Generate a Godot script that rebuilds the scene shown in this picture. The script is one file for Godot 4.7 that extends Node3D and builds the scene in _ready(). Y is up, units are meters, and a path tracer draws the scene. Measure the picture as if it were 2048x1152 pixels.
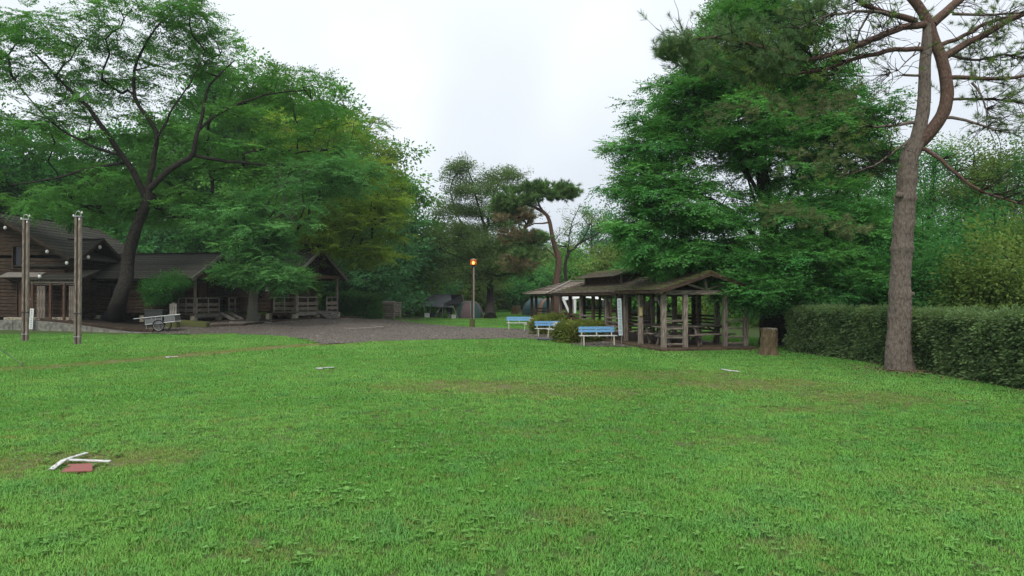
extends Node3D
# A campground lawn under an overcast sky: log cabins, picnic pavilions, tents and tall trees around it.
# x to the right, y up, the camera looks along -z; all in metres.

var rng := RandomNumberGenerator.new()
var noise := FastNoiseLite.new()
var M := {}
var used_names := {}
var box_cache := {}
var sprays := {}

func _ready():
	rng.seed = 4711
	noise.seed = 9
	noise.frequency = 1.0
	set_camera_and_light()
	make_materials()
	make_sprays()
	make_ground()
	make_terrace()
	make_cabins()
	make_pavilions()
	make_trees()
	make_wood()
	make_hedges()
	make_objects()
	make_camp()
	make_grass()

func set_camera_and_light():
	var cam := Camera3D.new()
	cam.name = "camera"
	cam.position = Vector3(0, 2.0, 0)
	cam.rotation_degrees.x = 0.675
	cam.fov = 45.94
	cam.near = 0.1
	cam.far = 1500.0
	add_child(cam)
	cam.current = true
	var sky_mat := ProceduralSkyMaterial.new()
	sky_mat.sky_top_color = Color(1.5, 1.5, 1.5)
	sky_mat.sky_horizon_color = Color(0.755, 0.787, 0.825)
	sky_mat.sky_curve = 3.0
	sky_mat.ground_horizon_color = Color(0.30, 0.33, 0.26)
	sky_mat.ground_bottom_color = Color(0.12, 0.15, 0.08)
	var cover_noise := FastNoiseLite.new()
	cover_noise.seed = 21
	cover_noise.noise_type = FastNoiseLite.TYPE_SIMPLEX_SMOOTH
	cover_noise.frequency = 0.008
	cover_noise.fractal_octaves = 4
	var ramp := Gradient.new()
	ramp.offsets = PackedFloat32Array([0.3, 0.75])
	ramp.colors = PackedColorArray([Color(0.0, 0.0, 0.0, 1), Color(0.40, 0.398, 0.385, 1)])
	var cover := NoiseTexture2D.new()
	cover.width = 1024
	cover.height = 512
	cover.seamless = true
	cover.noise = cover_noise
	cover.color_ramp = ramp
	sky_mat.sky_cover = cover
	sky_mat.sky_cover_modulate = Color(1, 1, 1)
	var sky := Sky.new()
	sky.sky_material = sky_mat
	var env := Environment.new()
	env.background_mode = Environment.BG_SKY
	env.sky = sky
	env.background_energy_multiplier = 1.0
	env.tonemap_mode = Environment.TONE_MAPPER_LINEAR
	env.tonemap_exposure = 1.3
	env.sdfgi_enabled = true
	env.ssao_enabled = true
	env.ssil_enabled = true
	env.fog_enabled = true
	env.fog_density = 0.00035
	env.fog_light_color = Color(0.86, 0.9, 0.92)
	var we := WorldEnvironment.new()
	we.name = "environment"
	we.environment = env
	add_child(we)
	var sun := DirectionalLight3D.new()
	sun.name = "sun"
	sun.light_energy = 0.5
	sun.light_color = Color(1.0, 0.985, 0.95)
	sun.light_angular_distance = 15.0
	sun.shadow_enabled = true
	sun.rotation_degrees = Vector3(-46, -18, 0)
	add_child(sun)

# ---------------------------------------------------------------- naming and placing
func numbered(called: String) -> String:
	if not used_names.has(called):
		used_names[called] = 0
		return called
	used_names[called] += 1
	return "%s_%03d" % [called, used_names[called]]

func tag(o: Node, label: String, category: String, group := ""):
	o.set_meta("label", label)
	o.set_meta("category", category)
	if group != "":
		o.set_meta("group", group)

func thing(called: String, label: String, category: String, at: Vector3, turn := 0.0, group := "") -> Node3D:
	var o := Node3D.new()
	o.name = numbered(called)
	o.position = at
	o.rotation.y = deg_to_rad(turn)
	add_child(o)
	tag(o, label, category, group)
	return o

func part(parent: Node, called: String, mesh: Mesh, mat: Material, xf := Transform3D.IDENTITY) -> MeshInstance3D:
	var o := MeshInstance3D.new()
	o.name = called
	o.mesh = mesh
	o.material_override = mat
	o.transform = xf
	parent.add_child(o, true)
	return o

func structure(called: String, mesh: Mesh, mat: Material, label := "", category := "") -> MeshInstance3D:
	var o := part(self, called, mesh, mat)
	o.set_meta("kind", "structure")
	if label != "":
		o.set_meta("label", label)
		o.set_meta("category", category)
	return o

func smooth(a: float, b: float, x: float) -> float:
	var t := clampf((x - a) / (b - a), 0.0, 1.0)
	return t * t * (3.0 - 2.0 * t)

# height of the land at x and distance d in front of the lens: level lawn, a rise towards the cabins
func land(x: float, d: float) -> float:
	var yl := 0.5 * smooth(33.0, 43.0, d) + 0.01 * clampf(d - 43.0, 0.0, 60.0)
	var yr := 0.012 * clampf(d - 45.0, 0.0, 60.0)
	return lerpf(yl, yr, smooth(-13.0, -5.0, x))

func terrace_y(x: float, d: float) -> float:
	var t := 0.66 * (1.0 - smooth(-26.5, -18.0, x))
	return maxf(land(x, d) + 0.02, t)

func on_land(x: float, z: float) -> Vector3:
	return Vector3(x, land(x, -z), z)

# ---------------------------------------------------------------- mesh builder
class Shape:
	var v := PackedVector3Array()
	var n := PackedVector3Array()
	var c := PackedColorArray()
	var uv := PackedVector2Array()
	var col := Color.WHITE

	func vert(p: Vector3, normal: Vector3, t := Vector2.ZERO):
		v.append(p)
		n.append(normal)
		c.append(col)
		uv.append(t)

	# a, b, c run counterclockwise seen from outside
	func tri(a: Vector3, b: Vector3, d: Vector3):
		var normal := (b - a).cross(d - a).normalized()
		vert(a, normal)
		vert(d, normal)
		vert(b, normal)

	func quad(a: Vector3, b: Vector3, d: Vector3, e: Vector3):
		tri(a, b, d)
		tri(a, d, e)

	func hull_quad(a: Vector3, b: Vector3, d: Vector3, e: Vector3, centre: Vector3):
		if (b - a).cross(d - a).dot((a + d) * 0.5 - centre) < 0.0:
			quad(a, e, d, b)
		else:
			quad(a, b, d, e)

	func box(xf: Transform3D, s: Vector3):
		var p := []
		for i in 8:
			p.append(xf * Vector3(s.x * (0.5 if i & 1 else -0.5), s.y * (0.5 if i & 2 else -0.5), s.z * (0.5 if i & 4 else -0.5)))
		for f in [[0, 1, 3, 2], [4, 5, 7, 6], [0, 1, 5, 4], [2, 3, 7, 6], [0, 2, 6, 4], [1, 3, 7, 5]]:
			hull_quad(p[f[0]], p[f[1]], p[f[2]], p[f[3]], xf.origin)

	func bar(a: Vector3, b: Vector3, w: float, h: float):
		var f := (b - a).normalized()
		var up := Vector3.UP if absf(f.y) < 0.95 else Vector3.RIGHT
		box(Transform3D(Basis.looking_at(f, up), (a + b) * 0.5), Vector3(w, h, a.distance_to(b)))

	# rough: how deep the surface is furrowed; fine: furrows round the trunk
	func tube(pts: PackedVector3Array, radii: PackedFloat32Array, sides: int, rough := 0.0, fine := 9.0, noi: FastNoiseLite = null, cap := true):
		var m := pts.size()
		var grid := []
		var side := Vector3.RIGHT
		for i in m:
			var t: Vector3 = pts[mini(i + 1, m - 1)] - pts[maxi(i - 1, 0)]
			t = t.normalized()
			if i == 0:
				side = Vector3.RIGHT if absf(t.x) < 0.8 else Vector3.BACK
			side = (side - t * side.dot(t)).normalized()
			var other := t.cross(side)
			var ring := PackedVector3Array()
			for j in sides:
				var a := TAU * j / sides
				var r := radii[i]
				if noi:
					var q := Vector3(cos(a) * fine, pts[i].y * 1.6 + i * 0.07, sin(a) * fine)
					r *= 1.0 + rough * noi.get_noise_3dv(q) + rough * 0.9 * noi.get_noise_3dv(q * 0.23 + Vector3(7, 0, 3))
				ring.append(pts[i] + (side * cos(a) + other * sin(a)) * r)
			grid.append(ring)
		var normals := []
		for i in m:
			var ring := PackedVector3Array()
			for j in sides:
				var along: Vector3 = grid[mini(i + 1, m - 1)][j] - grid[maxi(i - 1, 0)][j]
				var round_: Vector3 = grid[i][(j + 1) % sides] - grid[i][(j + sides - 1) % sides]
				var q := round_.cross(along).normalized()
				if q.dot(grid[i][j] - pts[i]) < 0.0:
					q = -q
				ring.append(q)
			normals.append(ring)
		for i in m - 1:
			for j in sides:
				var k := (j + 1) % sides
				vert(grid[i][j], normals[i][j])
				vert(grid[i + 1][k], normals[i + 1][k])
				vert(grid[i][k], normals[i][k])
				vert(grid[i][j], normals[i][j])
				vert(grid[i + 1][j], normals[i + 1][j])
				vert(grid[i + 1][k], normals[i + 1][k])
		if cap:
			for e in [0, m - 1]:
				var out: Vector3 = (pts[0] - pts[1] if e == 0 else pts[m - 1] - pts[m - 2]).normalized()
				for j in sides:
					var k := (j + 1) % sides
					if e == 0:
						vert(pts[e], out)
						vert(grid[e][j], out)
						vert(grid[e][k], out)
					else:
						vert(pts[e], out)
						vert(grid[e][k], out)
						vert(grid[e][j], out)

	func ball(centre: Vector3, r: Vector3, rings := 6, sides := 10, noi: FastNoiseLite = null, rough := 0.0):
		var at := func(i: int, j: int) -> Vector3:
			var a := PI * i / rings
			var b := TAU * (j % sides) / sides
			var p := Vector3(sin(a) * cos(b), cos(a), sin(a) * sin(b))
			var k := 1.0
			if noi:
				k += rough * noi.get_noise_3dv(p * 2.0 + centre * 3.0)
			return p * k
		for i in rings:
			for j in sides:
				for q in [[0, 0], [1, 1], [0, 1], [0, 0], [1, 0], [1, 1]]:
					if (i == 0 and q == [0, 1]) or (i == rings - 1 and false):
						pass
					var p: Vector3 = at.call(i + q[0], j + q[1])
					vert(centre + p * r, (p / r).normalized())

	func mesh() -> ArrayMesh:
		# front faces run clockwise: turn round any face that disagrees with its normals
		for i in range(0, v.size(), 3):
			if (v[i + 2] - v[i]).cross(v[i + 1] - v[i]).dot(n[i] + n[i + 1] + n[i + 2]) < 0.0:
				var p := v[i + 1]
				v[i + 1] = v[i + 2]
				v[i + 2] = p
				p = n[i + 1]
				n[i + 1] = n[i + 2]
				n[i + 2] = p
				var q := c[i + 1]
				c[i + 1] = c[i + 2]
				c[i + 2] = q
		var a := []
		a.resize(Mesh.ARRAY_MAX)
		a[Mesh.ARRAY_VERTEX] = v
		a[Mesh.ARRAY_NORMAL] = n
		a[Mesh.ARRAY_COLOR] = c
		a[Mesh.ARRAY_TEX_UV] = uv
		var m := ArrayMesh.new()
		m.add_surface_from_arrays(Mesh.PRIMITIVE_TRIANGLES, a)
		return m

# a box with chamfered edges, 44 triangles, shared between alike pieces
func chamfer_box(s: Vector3, ch := 0.012) -> ArrayMesh:
	var key := "%.3f %.3f %.3f %.3f" % [s.x, s.y, s.z, ch]
	if box_cache.has(key):
		return box_cache[key]
	var h := s * 0.5
	ch = minf(ch, minf(h.x, minf(h.y, h.z)) * 0.45)
	var sh := Shape.new()
	var at := func(axis: int, g: Array) -> Vector3:
		var p := Vector3.ZERO
		for k in 3:
			p[k] = g[k] * (h[k] if k == axis else h[k] - ch)
		return p
	for a in 3:
		var b := (a + 1) % 3
		var c := (a + 2) % 3
		for sa in [-1.0, 1.0]:
			var q := []
			for w in [[-1.0, -1.0], [1.0, -1.0], [1.0, 1.0], [-1.0, 1.0]]:
				var g := [0.0, 0.0, 0.0]
				g[a] = sa
				g[b] = w[0]
				g[c] = w[1]
				q.append(at.call(a, g))
			sh.hull_quad(q[0], q[1], q[2], q[3], Vector3.ZERO)
			for sb in [-1.0, 1.0]:
				var g0 := [0.0, 0.0, 0.0]
				g0[a] = sa
				g0[b] = sb
				g0[c] = -1.0
				var g1 := g0.duplicate()
				g1[c] = 1.0
				sh.hull_quad(at.call(a, g0), at.call(a, g1), at.call(b, g1), at.call(b, g0), Vector3.ZERO)
	for i in 8:
		var g := [1.0 if i & 1 else -1.0, 1.0 if i & 2 else -1.0, 1.0 if i & 4 else -1.0]
		var p0: Vector3 = at.call(0, g)
		var p1: Vector3 = at.call(1, g)
		var p2: Vector3 = at.call(2, g)
		if (p1 - p0).cross(p2 - p0).dot(p0) < 0.0:
			sh.tri(p0, p2, p1)
		else:
			sh.tri(p0, p1, p2)
	box_cache[key] = sh.mesh()
	return box_cache[key]

# a squared timber from a to b; its length lies along its own z, so that grain runs along it
func timber(parent: Node, called: String, a: Vector3, b: Vector3, w: float, h: float, mat: Material, ch := 0.012, up := Vector3.ZERO) -> MeshInstance3D:
	var f := (b - a).normalized()
	if up == Vector3.ZERO:
		up = Vector3.UP if absf(f.y) < 0.95 else Vector3.BACK
	var xf := Transform3D(Basis.looking_at(f, up), (a + b) * 0.5)
	return part(parent, called, chamfer_box(Vector3(w, h, snappedf(a.distance_to(b), 0.005)), ch), mat, xf)

func any(list: Array):
	return list[rng.randi() % list.size()]

func round_bar(parent: Node, called: String, pts: Array, r: float, mat: Material, sides := 8) -> MeshInstance3D:
	var sh := Shape.new()
	var rr := PackedFloat32Array()
	for p in pts:
		rr.append(r)
	sh.tube(PackedVector3Array(pts), rr, sides)
	return part(parent, called, sh.mesh(), mat)

func ball(parent: Node, called: String, at: Vector3, r: Vector3, mat: Material) -> MeshInstance3D:
	var sh := Shape.new()
	sh.ball(Vector3.ZERO, r, 8, 12)
	return part(parent, called, sh.mesh(), mat, Transform3D(Basis.IDENTITY, at))

func slab(a: Vector3, b: Vector3, d: Vector3, e: Vector3, thick: float) -> ArrayMesh:
	# a four-cornered board of even thickness, a-b-d-e counterclockwise seen from above
	var sh := Shape.new()
	var down := (b - a).cross(d - a).normalized() * -thick
	var c := (a + b + d + e) * 0.25 + down * 0.5
	sh.hull_quad(a, b, d, e, c)
	sh.hull_quad(a + down, b + down, d + down, e + down, c)
	for q in [[a, b], [b, d], [d, e], [e, a]]:
		sh.hull_quad(q[0], q[1], q[1] + down, q[0] + down, c)
	return sh.mesh()

# ---------------------------------------------------------------- materials
func lin(r: float, g: float, b: float) -> Color:
	return Color(r, g, b).linear_to_srgb()

func noise_tex(freq: float, cols: Array, offs: Array, normal := 0.0, seed_ := 1, oct := 4, type := FastNoiseLite.TYPE_SIMPLEX_SMOOTH) -> NoiseTexture2D:
	var fn := FastNoiseLite.new()
	fn.seed = seed_
	fn.frequency = freq
	fn.noise_type = type
	fn.fractal_octaves = oct
	var t := NoiseTexture2D.new()
	t.width = 512
	t.height = 512
	t.seamless = true
	t.noise = fn
	if normal > 0.0:
		t.as_normal_map = true
		t.bump_strength = normal
	elif cols.size() > 0:
		var g := Gradient.new()
		g.offsets = PackedFloat32Array(offs)
		var pc := PackedColorArray()
		for q in cols:
			pc.append(q.linear_to_srgb())
		g.colors = pc
		t.color_ramp = g
	return t

func solid(c: Color, rough := 0.8, metal := 0.0) -> StandardMaterial3D:
	var m := StandardMaterial3D.new()
	m.albedo_color = c
	m.roughness = rough
	m.metallic = metal
	m.metallic_specular = 0.3 if rough > 0.65 else 0.5
	return m

# tex multiplies a colour; scale is repeats per metre on each axis of the object (or of the world)
func textured(tex: Texture2D, scale: Vector3, rough := 0.85, bump: Texture2D = null, strength := 1.0, world := false, off := Vector3.ZERO, c := Color.WHITE) -> StandardMaterial3D:
	var m := solid(c, rough)
	m.albedo_texture = tex
	m.uv1_triplanar = true
	m.uv1_world_triplanar = world
	m.uv1_scale = scale
	m.uv1_offset = off
	if bump:
		m.normal_enabled = true
		m.normal_texture = bump
		m.normal_scale = strength
	return m

func leafy(back: float, rough := 0.55) -> StandardMaterial3D:
	var m := solid(Color.WHITE, rough)
	m.vertex_color_use_as_albedo = true
	m.backlight_enabled = true
	m.backlight = Color(back, back, back * 0.8)
	m.cull_mode = BaseMaterial3D.CULL_DISABLED
	m.metallic_specular = 0.1
	return m

func wood_set(cols: Array, n: int, rough := 0.85, bump: Texture2D = null) -> Array:
	var out := []
	for k in n:
		var t := noise_tex(0.02, [cols[0], cols[1], cols[2]], [0.2, 0.5, 0.8], 0.0, 30 + k, 5)
		var f := 0.85 + 0.3 * k / maxf(1.0, n - 1.0)
		out.append(textured(t, Vector3(1.7, 1.7, 0.22), rough, bump, 0.6, false, Vector3(k * 0.37, k * 0.21, k * 0.13), Color(f, f, f).linear_to_srgb()))
	return out

func make_materials():
	var bump := noise_tex(0.03, [], [], 6.0, 5, 5)
	M.bump = bump
	# weathered brown-grey timber of the pavilions, poles and fences
	M.post = wood_set([Color(0.103, 0.085, 0.069), Color(0.182, 0.151, 0.124), Color(0.267, 0.228, 0.190)], 3, 0.85, bump)
	# near-black brown stained logs of the cabins
	M.log = wood_set([Color(0.028, 0.018, 0.012), Color(0.050, 0.034, 0.023), Color(0.081, 0.056, 0.038)], 4, 0.8, bump)
	M.redlog = wood_set([Color(0.052, 0.029, 0.019), Color(0.086, 0.049, 0.034), Color(0.117, 0.073, 0.052)], 2, 0.8, bump)
	M.grey = wood_set([Color(0.130, 0.122, 0.107), Color(0.208, 0.195, 0.169), Color(0.299, 0.273, 0.240)], 3, 0.85, bump)
	M.shingle = wood_set([Color(0.052, 0.044, 0.031), Color(0.089, 0.074, 0.053), Color(0.144, 0.117, 0.083)], 4, 0.9, bump)
	M.roof = wood_set([Color(0.026, 0.026, 0.022), Color(0.045, 0.044, 0.036), Color(0.071, 0.068, 0.054)], 3, 0.9, bump)
	M.moss = []
	for k in 3:
		var t := noise_tex(0.035, [Color(0.063, 0.056, 0.042), Color(0.084, 0.095, 0.031), Color(0.119, 0.137, 0.036)], [0.25, 0.5, 0.8], 0.0, 60 + k, 4)
		M.moss.append(textured(t, Vector3(1.6, 1.6, 1.6), 1.0, bump, 1.0, false, Vector3(0.3 * k, 0.1, 0.7 * k)))
	var bark := noise_tex(0.022, [Color(0.013, 0.011, 0.009), Color(0.030, 0.026, 0.022), Color(0.058, 0.052, 0.045)], [0.25, 0.5, 0.85], 0.0, 71, 5)
	M.bark = textured(bark, Vector3(1.3, 0.35, 1.3), 0.95, bump, 1.2, true)
	var bark2 := noise_tex(0.035, [Color(0.196, 0.165, 0.142), Color(0.119, 0.096, 0.080), Color(0.051, 0.039, 0.032)], [0.15, 0.6, 0.95], 0.0, 72, 3, FastNoiseLite.TYPE_CELLULAR)
	var plates := noise_tex(0.035, [], [], 8.0, 72, 3, FastNoiseLite.TYPE_CELLULAR)
	M.pine_bark = textured(bark2, Vector3(1.5, 0.45, 1.5), 0.95, plates, 0.8, true)
	M.stump_bark = textured(bark2, Vector3(3.0, 0.35, 3.0), 0.95, bump, 0.9, true, Vector3.ZERO, Color(1.0, 0.95, 0.8))
	var bark3 := noise_tex(0.022, [Color(0.058, 0.036, 0.027), Color(0.114, 0.072, 0.055), Color(0.169, 0.120, 0.098)], [0.2, 0.55, 0.9], 0.0, 73, 5)
	M.red_bark = textured(bark3, Vector3(1.4, 0.8, 1.4), 0.9, bump, 1.0, true)
	var bark4 := noise_tex(0.022, [Color(0.055, 0.052, 0.040), Color(0.10, 0.098, 0.076), Color(0.16, 0.155, 0.125)], [0.2, 0.55, 0.9], 0.0, 74, 5)
	M.pale_bark = textured(bark4, Vector3(1.4, 0.5, 1.4), 0.9, bump, 1.0, true)
	M.twig = textured(bark, Vector3(2, 2, 2), 0.95, null, 1.0, true, Vector3.ZERO, Color(0.86, 0.8, 0.76))
	M.leaf = leafy(0.95)
	M.needle = leafy(0.4, 0.6)
	M.blade = leafy(0.7, 0.7)
	var conc := noise_tex(0.015, [Color(0.108, 0.106, 0.089), Color(0.180, 0.174, 0.150), Color(0.252, 0.246, 0.216)], [0.2, 0.5, 0.85], 0.0, 81, 5)
	M.concrete = textured(conc, Vector3(0.4, 0.4, 0.4), 0.9, bump, 0.6)
	M.pier = textured(conc, Vector3(1, 1, 1), 0.9, bump, 0.4, false, Vector3.ZERO, Color(1.25, 1.22, 1.15))
	M.floor = textured(conc, Vector3(0.6, 0.6, 0.6), 0.8, bump, 0.3, false, Vector3(0.2, 0, 0.1), Color(0.72, 0.62, 0.55))
	var gravel := noise_tex(0.06, [Color(0.068, 0.058, 0.048), Color(0.142, 0.120, 0.102), Color(0.245, 0.214, 0.183)], [0.2, 0.5, 0.85], 0.0, 91, 5)
	M.gravel = textured(gravel, Vector3(0.9, 0.9, 0.9), 0.95, noise_tex(0.12, [], [], 10.0, 92, 3), 1.0, true)
	M.gravel.vertex_color_use_as_albedo = true
	var soil := noise_tex(0.05, [Color(0.55, 0.55, 0.55), Color(0.85, 0.85, 0.85), Color(1, 1, 1)], [0.2, 0.5, 0.85], 0.0, 93, 5)
	M.ground = textured(soil, Vector3(0.7, 0.7, 0.7), 1.0, null, 1.0, true)
	M.ground.vertex_color_use_as_albedo = true
	M.glass = solid(lin(0.012, 0.014, 0.016), 0.12)
	M.white = solid(lin(0.62, 0.63, 0.62), 0.55)
	M.globe = solid(lin(0.72, 0.72, 0.68), 0.3)
	M.door = solid(lin(0.060, 0.032, 0.024), 0.7)
	M.metal = solid(lin(0.42, 0.43, 0.43), 0.38, 0.85)
	M.dull = solid(lin(0.16, 0.165, 0.165), 0.55, 0.5)
	M.dark_metal = solid(lin(0.05, 0.05, 0.052), 0.5, 0.6)
	M.rubber = solid(lin(0.012, 0.012, 0.013), 0.8)
	M.black = solid(lin(0.016, 0.018, 0.02), 0.8)
	M.ink = solid(lin(0.02, 0.022, 0.03), 0.7)
	var worn := noise_tex(0.03, [Color(0.10, 0.20, 0.36), Color(0.14, 0.34, 0.60), Color(0.20, 0.42, 0.67)], [0.1, 0.4, 0.8], 0.0, 95, 4)
	M.blue = textured(worn, Vector3(1.5, 1.5, 0.4), 0.5)
	var chalk := noise_tex(0.03, [Color(0.20, 0.20, 0.17), Color(0.52, 0.53, 0.51), Color(0.64, 0.66, 0.65)], [0.22, 0.45, 0.8], 0.0, 96, 4)
	M.chalk = textured(chalk, Vector3(1.5, 1.5, 0.4), 0.5)
	M.cream = solid(lin(0.42, 0.40, 0.31), 0.6)
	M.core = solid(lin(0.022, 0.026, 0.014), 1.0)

# ---------------------------------------------------------------- leaf sprays (shared by the crowns)
func leaf(sh: Shape, at: Vector3, dir: Vector3, up: Vector3, length: float, width: float):
	var side := dir.cross(up).normalized() * width * 0.5
	var tip := at + dir * length
	var mid := at + dir * length * 0.45
	var nor := side.cross(dir).normalized()
	if nor.y < 0.0:
		nor = -nor
	for p in [at, mid + side, tip, at, tip, mid - side]:
		sh.vert(p, nor)

# a flat fan of twigs set with leaflets; it grows along -z
func fan_spray(twigs: int, leaves: int, length: float, leaf_l: float, leaf_w: float, spread: float, droop: float, sd: int) -> ArrayMesh:
	var r := RandomNumberGenerator.new()
	r.seed = sd
	var sh := Shape.new()
	for t in twigs:
		var a := spread * ((t + 0.5) / twigs * 2.0 - 1.0) + r.randf_range(-0.15, 0.15)
		var lift := r.randf_range(-0.28, 0.28)
		var root := Vector3(0, 0, -length * 0.22 * r.randf())
		var dir := Vector3(sin(a), lift, -cos(a)).normalized()
		var tl := length * r.randf_range(0.6, 1.0)
		for k in leaves:
			var f := (k + 1.0) / leaves
			var p := root + dir * tl * f + Vector3(0, -droop * f * f * tl, 0)
			var s := 1.0 if k % 2 == 0 else -1.0
			var ld := (dir * 0.55 + dir.cross(Vector3.UP).normalized() * s * 0.8 + Vector3(r.randf_range(-0.25, 0.25), r.randf_range(-0.45, 0.2) - droop * 0.5, r.randf_range(-0.25, 0.25))).normalized()
			if k == leaves - 1:
				ld = dir
			var up := Vector3(r.randf_range(-1.1, 1.1), 1, r.randf_range(-1.1, 1.1)).normalized()
			sh.col = Color.WHITE * r.randf_range(0.8, 1.15)
			leaf(sh, p, ld, up, leaf_l * r.randf_range(0.75, 1.2), leaf_w * r.randf_range(0.8, 1.15))
	return sh.mesh()

func ball_spray(count: int, radius: float, leaf_l: float, leaf_w: float, sd: int) -> ArrayMesh:
	var r := RandomNumberGenerator.new()
	r.seed = sd
	var sh := Shape.new()
	for k in count:
		var p := Vector3(r.randfn(), r.randfn() * 0.6, r.randfn()).normalized() * radius * pow(r.randf(), 0.6)
		p.z -= radius * 0.5
		var dir := (p * 1.2 / radius + Vector3(r.randf_range(-0.7, 0.7), r.randf_range(-0.8, 0.3), r.randf_range(-0.7, 0.7))).normalized()
		sh.col = Color.WHITE * r.randf_range(0.78, 1.18)
		leaf(sh, p, dir, Vector3(r.randf_range(-1.4, 1.4), 1, r.randf_range(-1.4, 1.4)).normalized(), leaf_l * r.randf_range(0.7, 1.2), leaf_w * r.randf_range(0.8, 1.2))
	return sh.mesh()

func needle_tuft(count: int, length: float, width: float, twig: float, sd: int) -> ArrayMesh:
	var r := RandomNumberGenerator.new()
	r.seed = sd
	var sh := Shape.new()
	for k in count:
		var f := pow(r.randf(), 0.7)
		var a := r.randf() * TAU
		var open := r.randf_range(0.35, 1.15)
		var dir := Vector3(cos(a) * sin(open), sin(a) * sin(open) + 0.15, -cos(open)).normalized()
		var p := Vector3(0, 0, -twig * f)
		var side := dir.cross(Vector3(r.randfn(), r.randfn(), r.randfn())).normalized() * width * 0.5
		sh.col = Color.WHITE * r.randf_range(0.75, 1.2)
		var nor := side.cross(dir).normalized()
		for q in [p - side, p + side, p + dir * length * r.randf_range(0.7, 1.1)]:
			sh.vert(q, nor)
	return sh.mesh()

func grass_tuft(blades: int, radius: float, height: float, width: float, sd: int) -> ArrayMesh:
	var r := RandomNumberGenerator.new()
	r.seed = sd
	var sh := Shape.new()
	for k in blades:
		var p := Vector3(r.randf_range(-1, 1), 0, r.randf_range(-1, 1)) * radius
		var a := r.randf() * TAU
		var lean := Vector3(cos(a), 0, sin(a)) * r.randf_range(0.25, 1.1)
		var h := height * r.randf_range(0.45, 1.1)
		var side := Vector3(-sin(a + r.randf_range(-0.8, 0.8)), 0, cos(a)).normalized() * width * r.randf_range(0.5, 0.75)
		var mid := p + (Vector3.UP * 0.62 + lean * 0.28) * h
		var tip := p + (Vector3.UP * 0.92 + lean * 0.95) * h
		sh.col = Color.WHITE * r.randf_range(0.8, 1.18)
		var n0 := (Vector3.UP * 0.7 - lean).normalized()
		for q in [p - side, mid - side * 0.8, p + side, p + side, mid - side * 0.8, mid + side * 0.8, mid - side * 0.8, tip, mid + side * 0.8]:
			sh.vert(q, n0)
	return sh.mesh()

func weed_rosette(leaves: int, length: float, width: float, sd: int) -> ArrayMesh:
	var r := RandomNumberGenerator.new()
	r.seed = sd
	var sh := Shape.new()
	for k in leaves:
		var a := TAU * k / leaves + r.randf_range(-0.3, 0.3)
		var d := Vector3(cos(a), r.randf_range(0.25, 0.8), sin(a)).normalized()
		var s := d.cross(Vector3.UP).normalized() * width * 0.5
		var l := length * r.randf_range(0.6, 1.1)
		var p := Vector3(0, 0.01, 0)
		var q := [p, p + d * l * 0.35 + s, p + d * l * 0.75 + s * 0.9 - Vector3(0, l * 0.08, 0), p + d * l - Vector3(0, l * 0.22, 0), p + d * l * 0.75 - s * 0.9 - Vector3(0, l * 0.08, 0), p + d * l * 0.35 - s]
		sh.col = Color.WHITE * r.randf_range(0.8, 1.2)
		for t in [[0, 1, 5], [1, 2, 5], [5, 2, 4], [2, 3, 4]]:
			var nor: Vector3 = (q[t[1]] - q[t[0]]).cross(q[t[2]] - q[t[0]]).normalized()
			if nor.y < 0.0:
				nor = -nor
			for i in t:
				sh.vert(q[i], nor)
	return sh.mesh()

func make_sprays():
	for k in 3:
		sprays["pinnate%d" % k] = fan_spray(5, 12, 0.95, 0.17, 0.062, 1.0, 0.22, 100 + k)
		sprays["feather%d" % k] = fan_spray(6, 12, 0.75, 0.13, 0.055, 0.8, 0.16, 110 + k)
		sprays["broad%d" % k] = ball_spray(42, 0.55, 0.20, 0.12, 120 + k)
		sprays["small%d" % k] = ball_spray(46, 0.42, 0.11, 0.06, 130 + k)
		sprays["hedge%d" % k] = ball_spray(40, 0.17, 0.085, 0.042, 140 + k)
		sprays["far%d" % k] = ball_spray(40, 0.8, 0.30, 0.17, 150 + k)
		sprays["needle%d" % k] = needle_tuft(60, 0.15, 0.008, 0.20, 160 + k)
		sprays["farneedle%d" % k] = needle_tuft(60, 0.32, 0.03, 0.36, 170 + k)
		sprays["tuft%d" % k] = grass_tuft(40, 0.08, 0.046, 0.0046, 180 + k)
		sprays["midtuft%d" % k] = grass_tuft(60, 0.16, 0.048, 0.008, 190 + k)
		sprays["fartuft%d" % k] = grass_tuft(80, 0.34, 0.052, 0.014, 200 + k)
		sprays["weed%d" % k] = weed_rosette(7, 0.055, 0.019, 210 + k)
		sprays["clover%d" % k] = weed_rosette(9, 0.03, 0.015, 220 + k)

# one MultiMesh of many copies with a colour each; list of [Transform3D, Color]
func scatter(parent: Node, called: String, mesh: Mesh, mat: Material, list: Array) -> MultiMeshInstance3D:
	var mm := MultiMesh.new()
	mm.transform_format = MultiMesh.TRANSFORM_3D
	mm.use_colors = true
	mm.mesh = mesh
	mm.instance_count = list.size()
	for i in list.size():
		mm.set_instance_transform(i, list[i][0])
		mm.set_instance_color(i, list[i][1])
	var o := MultiMeshInstance3D.new()
	o.name = called
	o.multimesh = mm
	o.material_override = mat
	parent.add_child(o, true)
	return o

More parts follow.
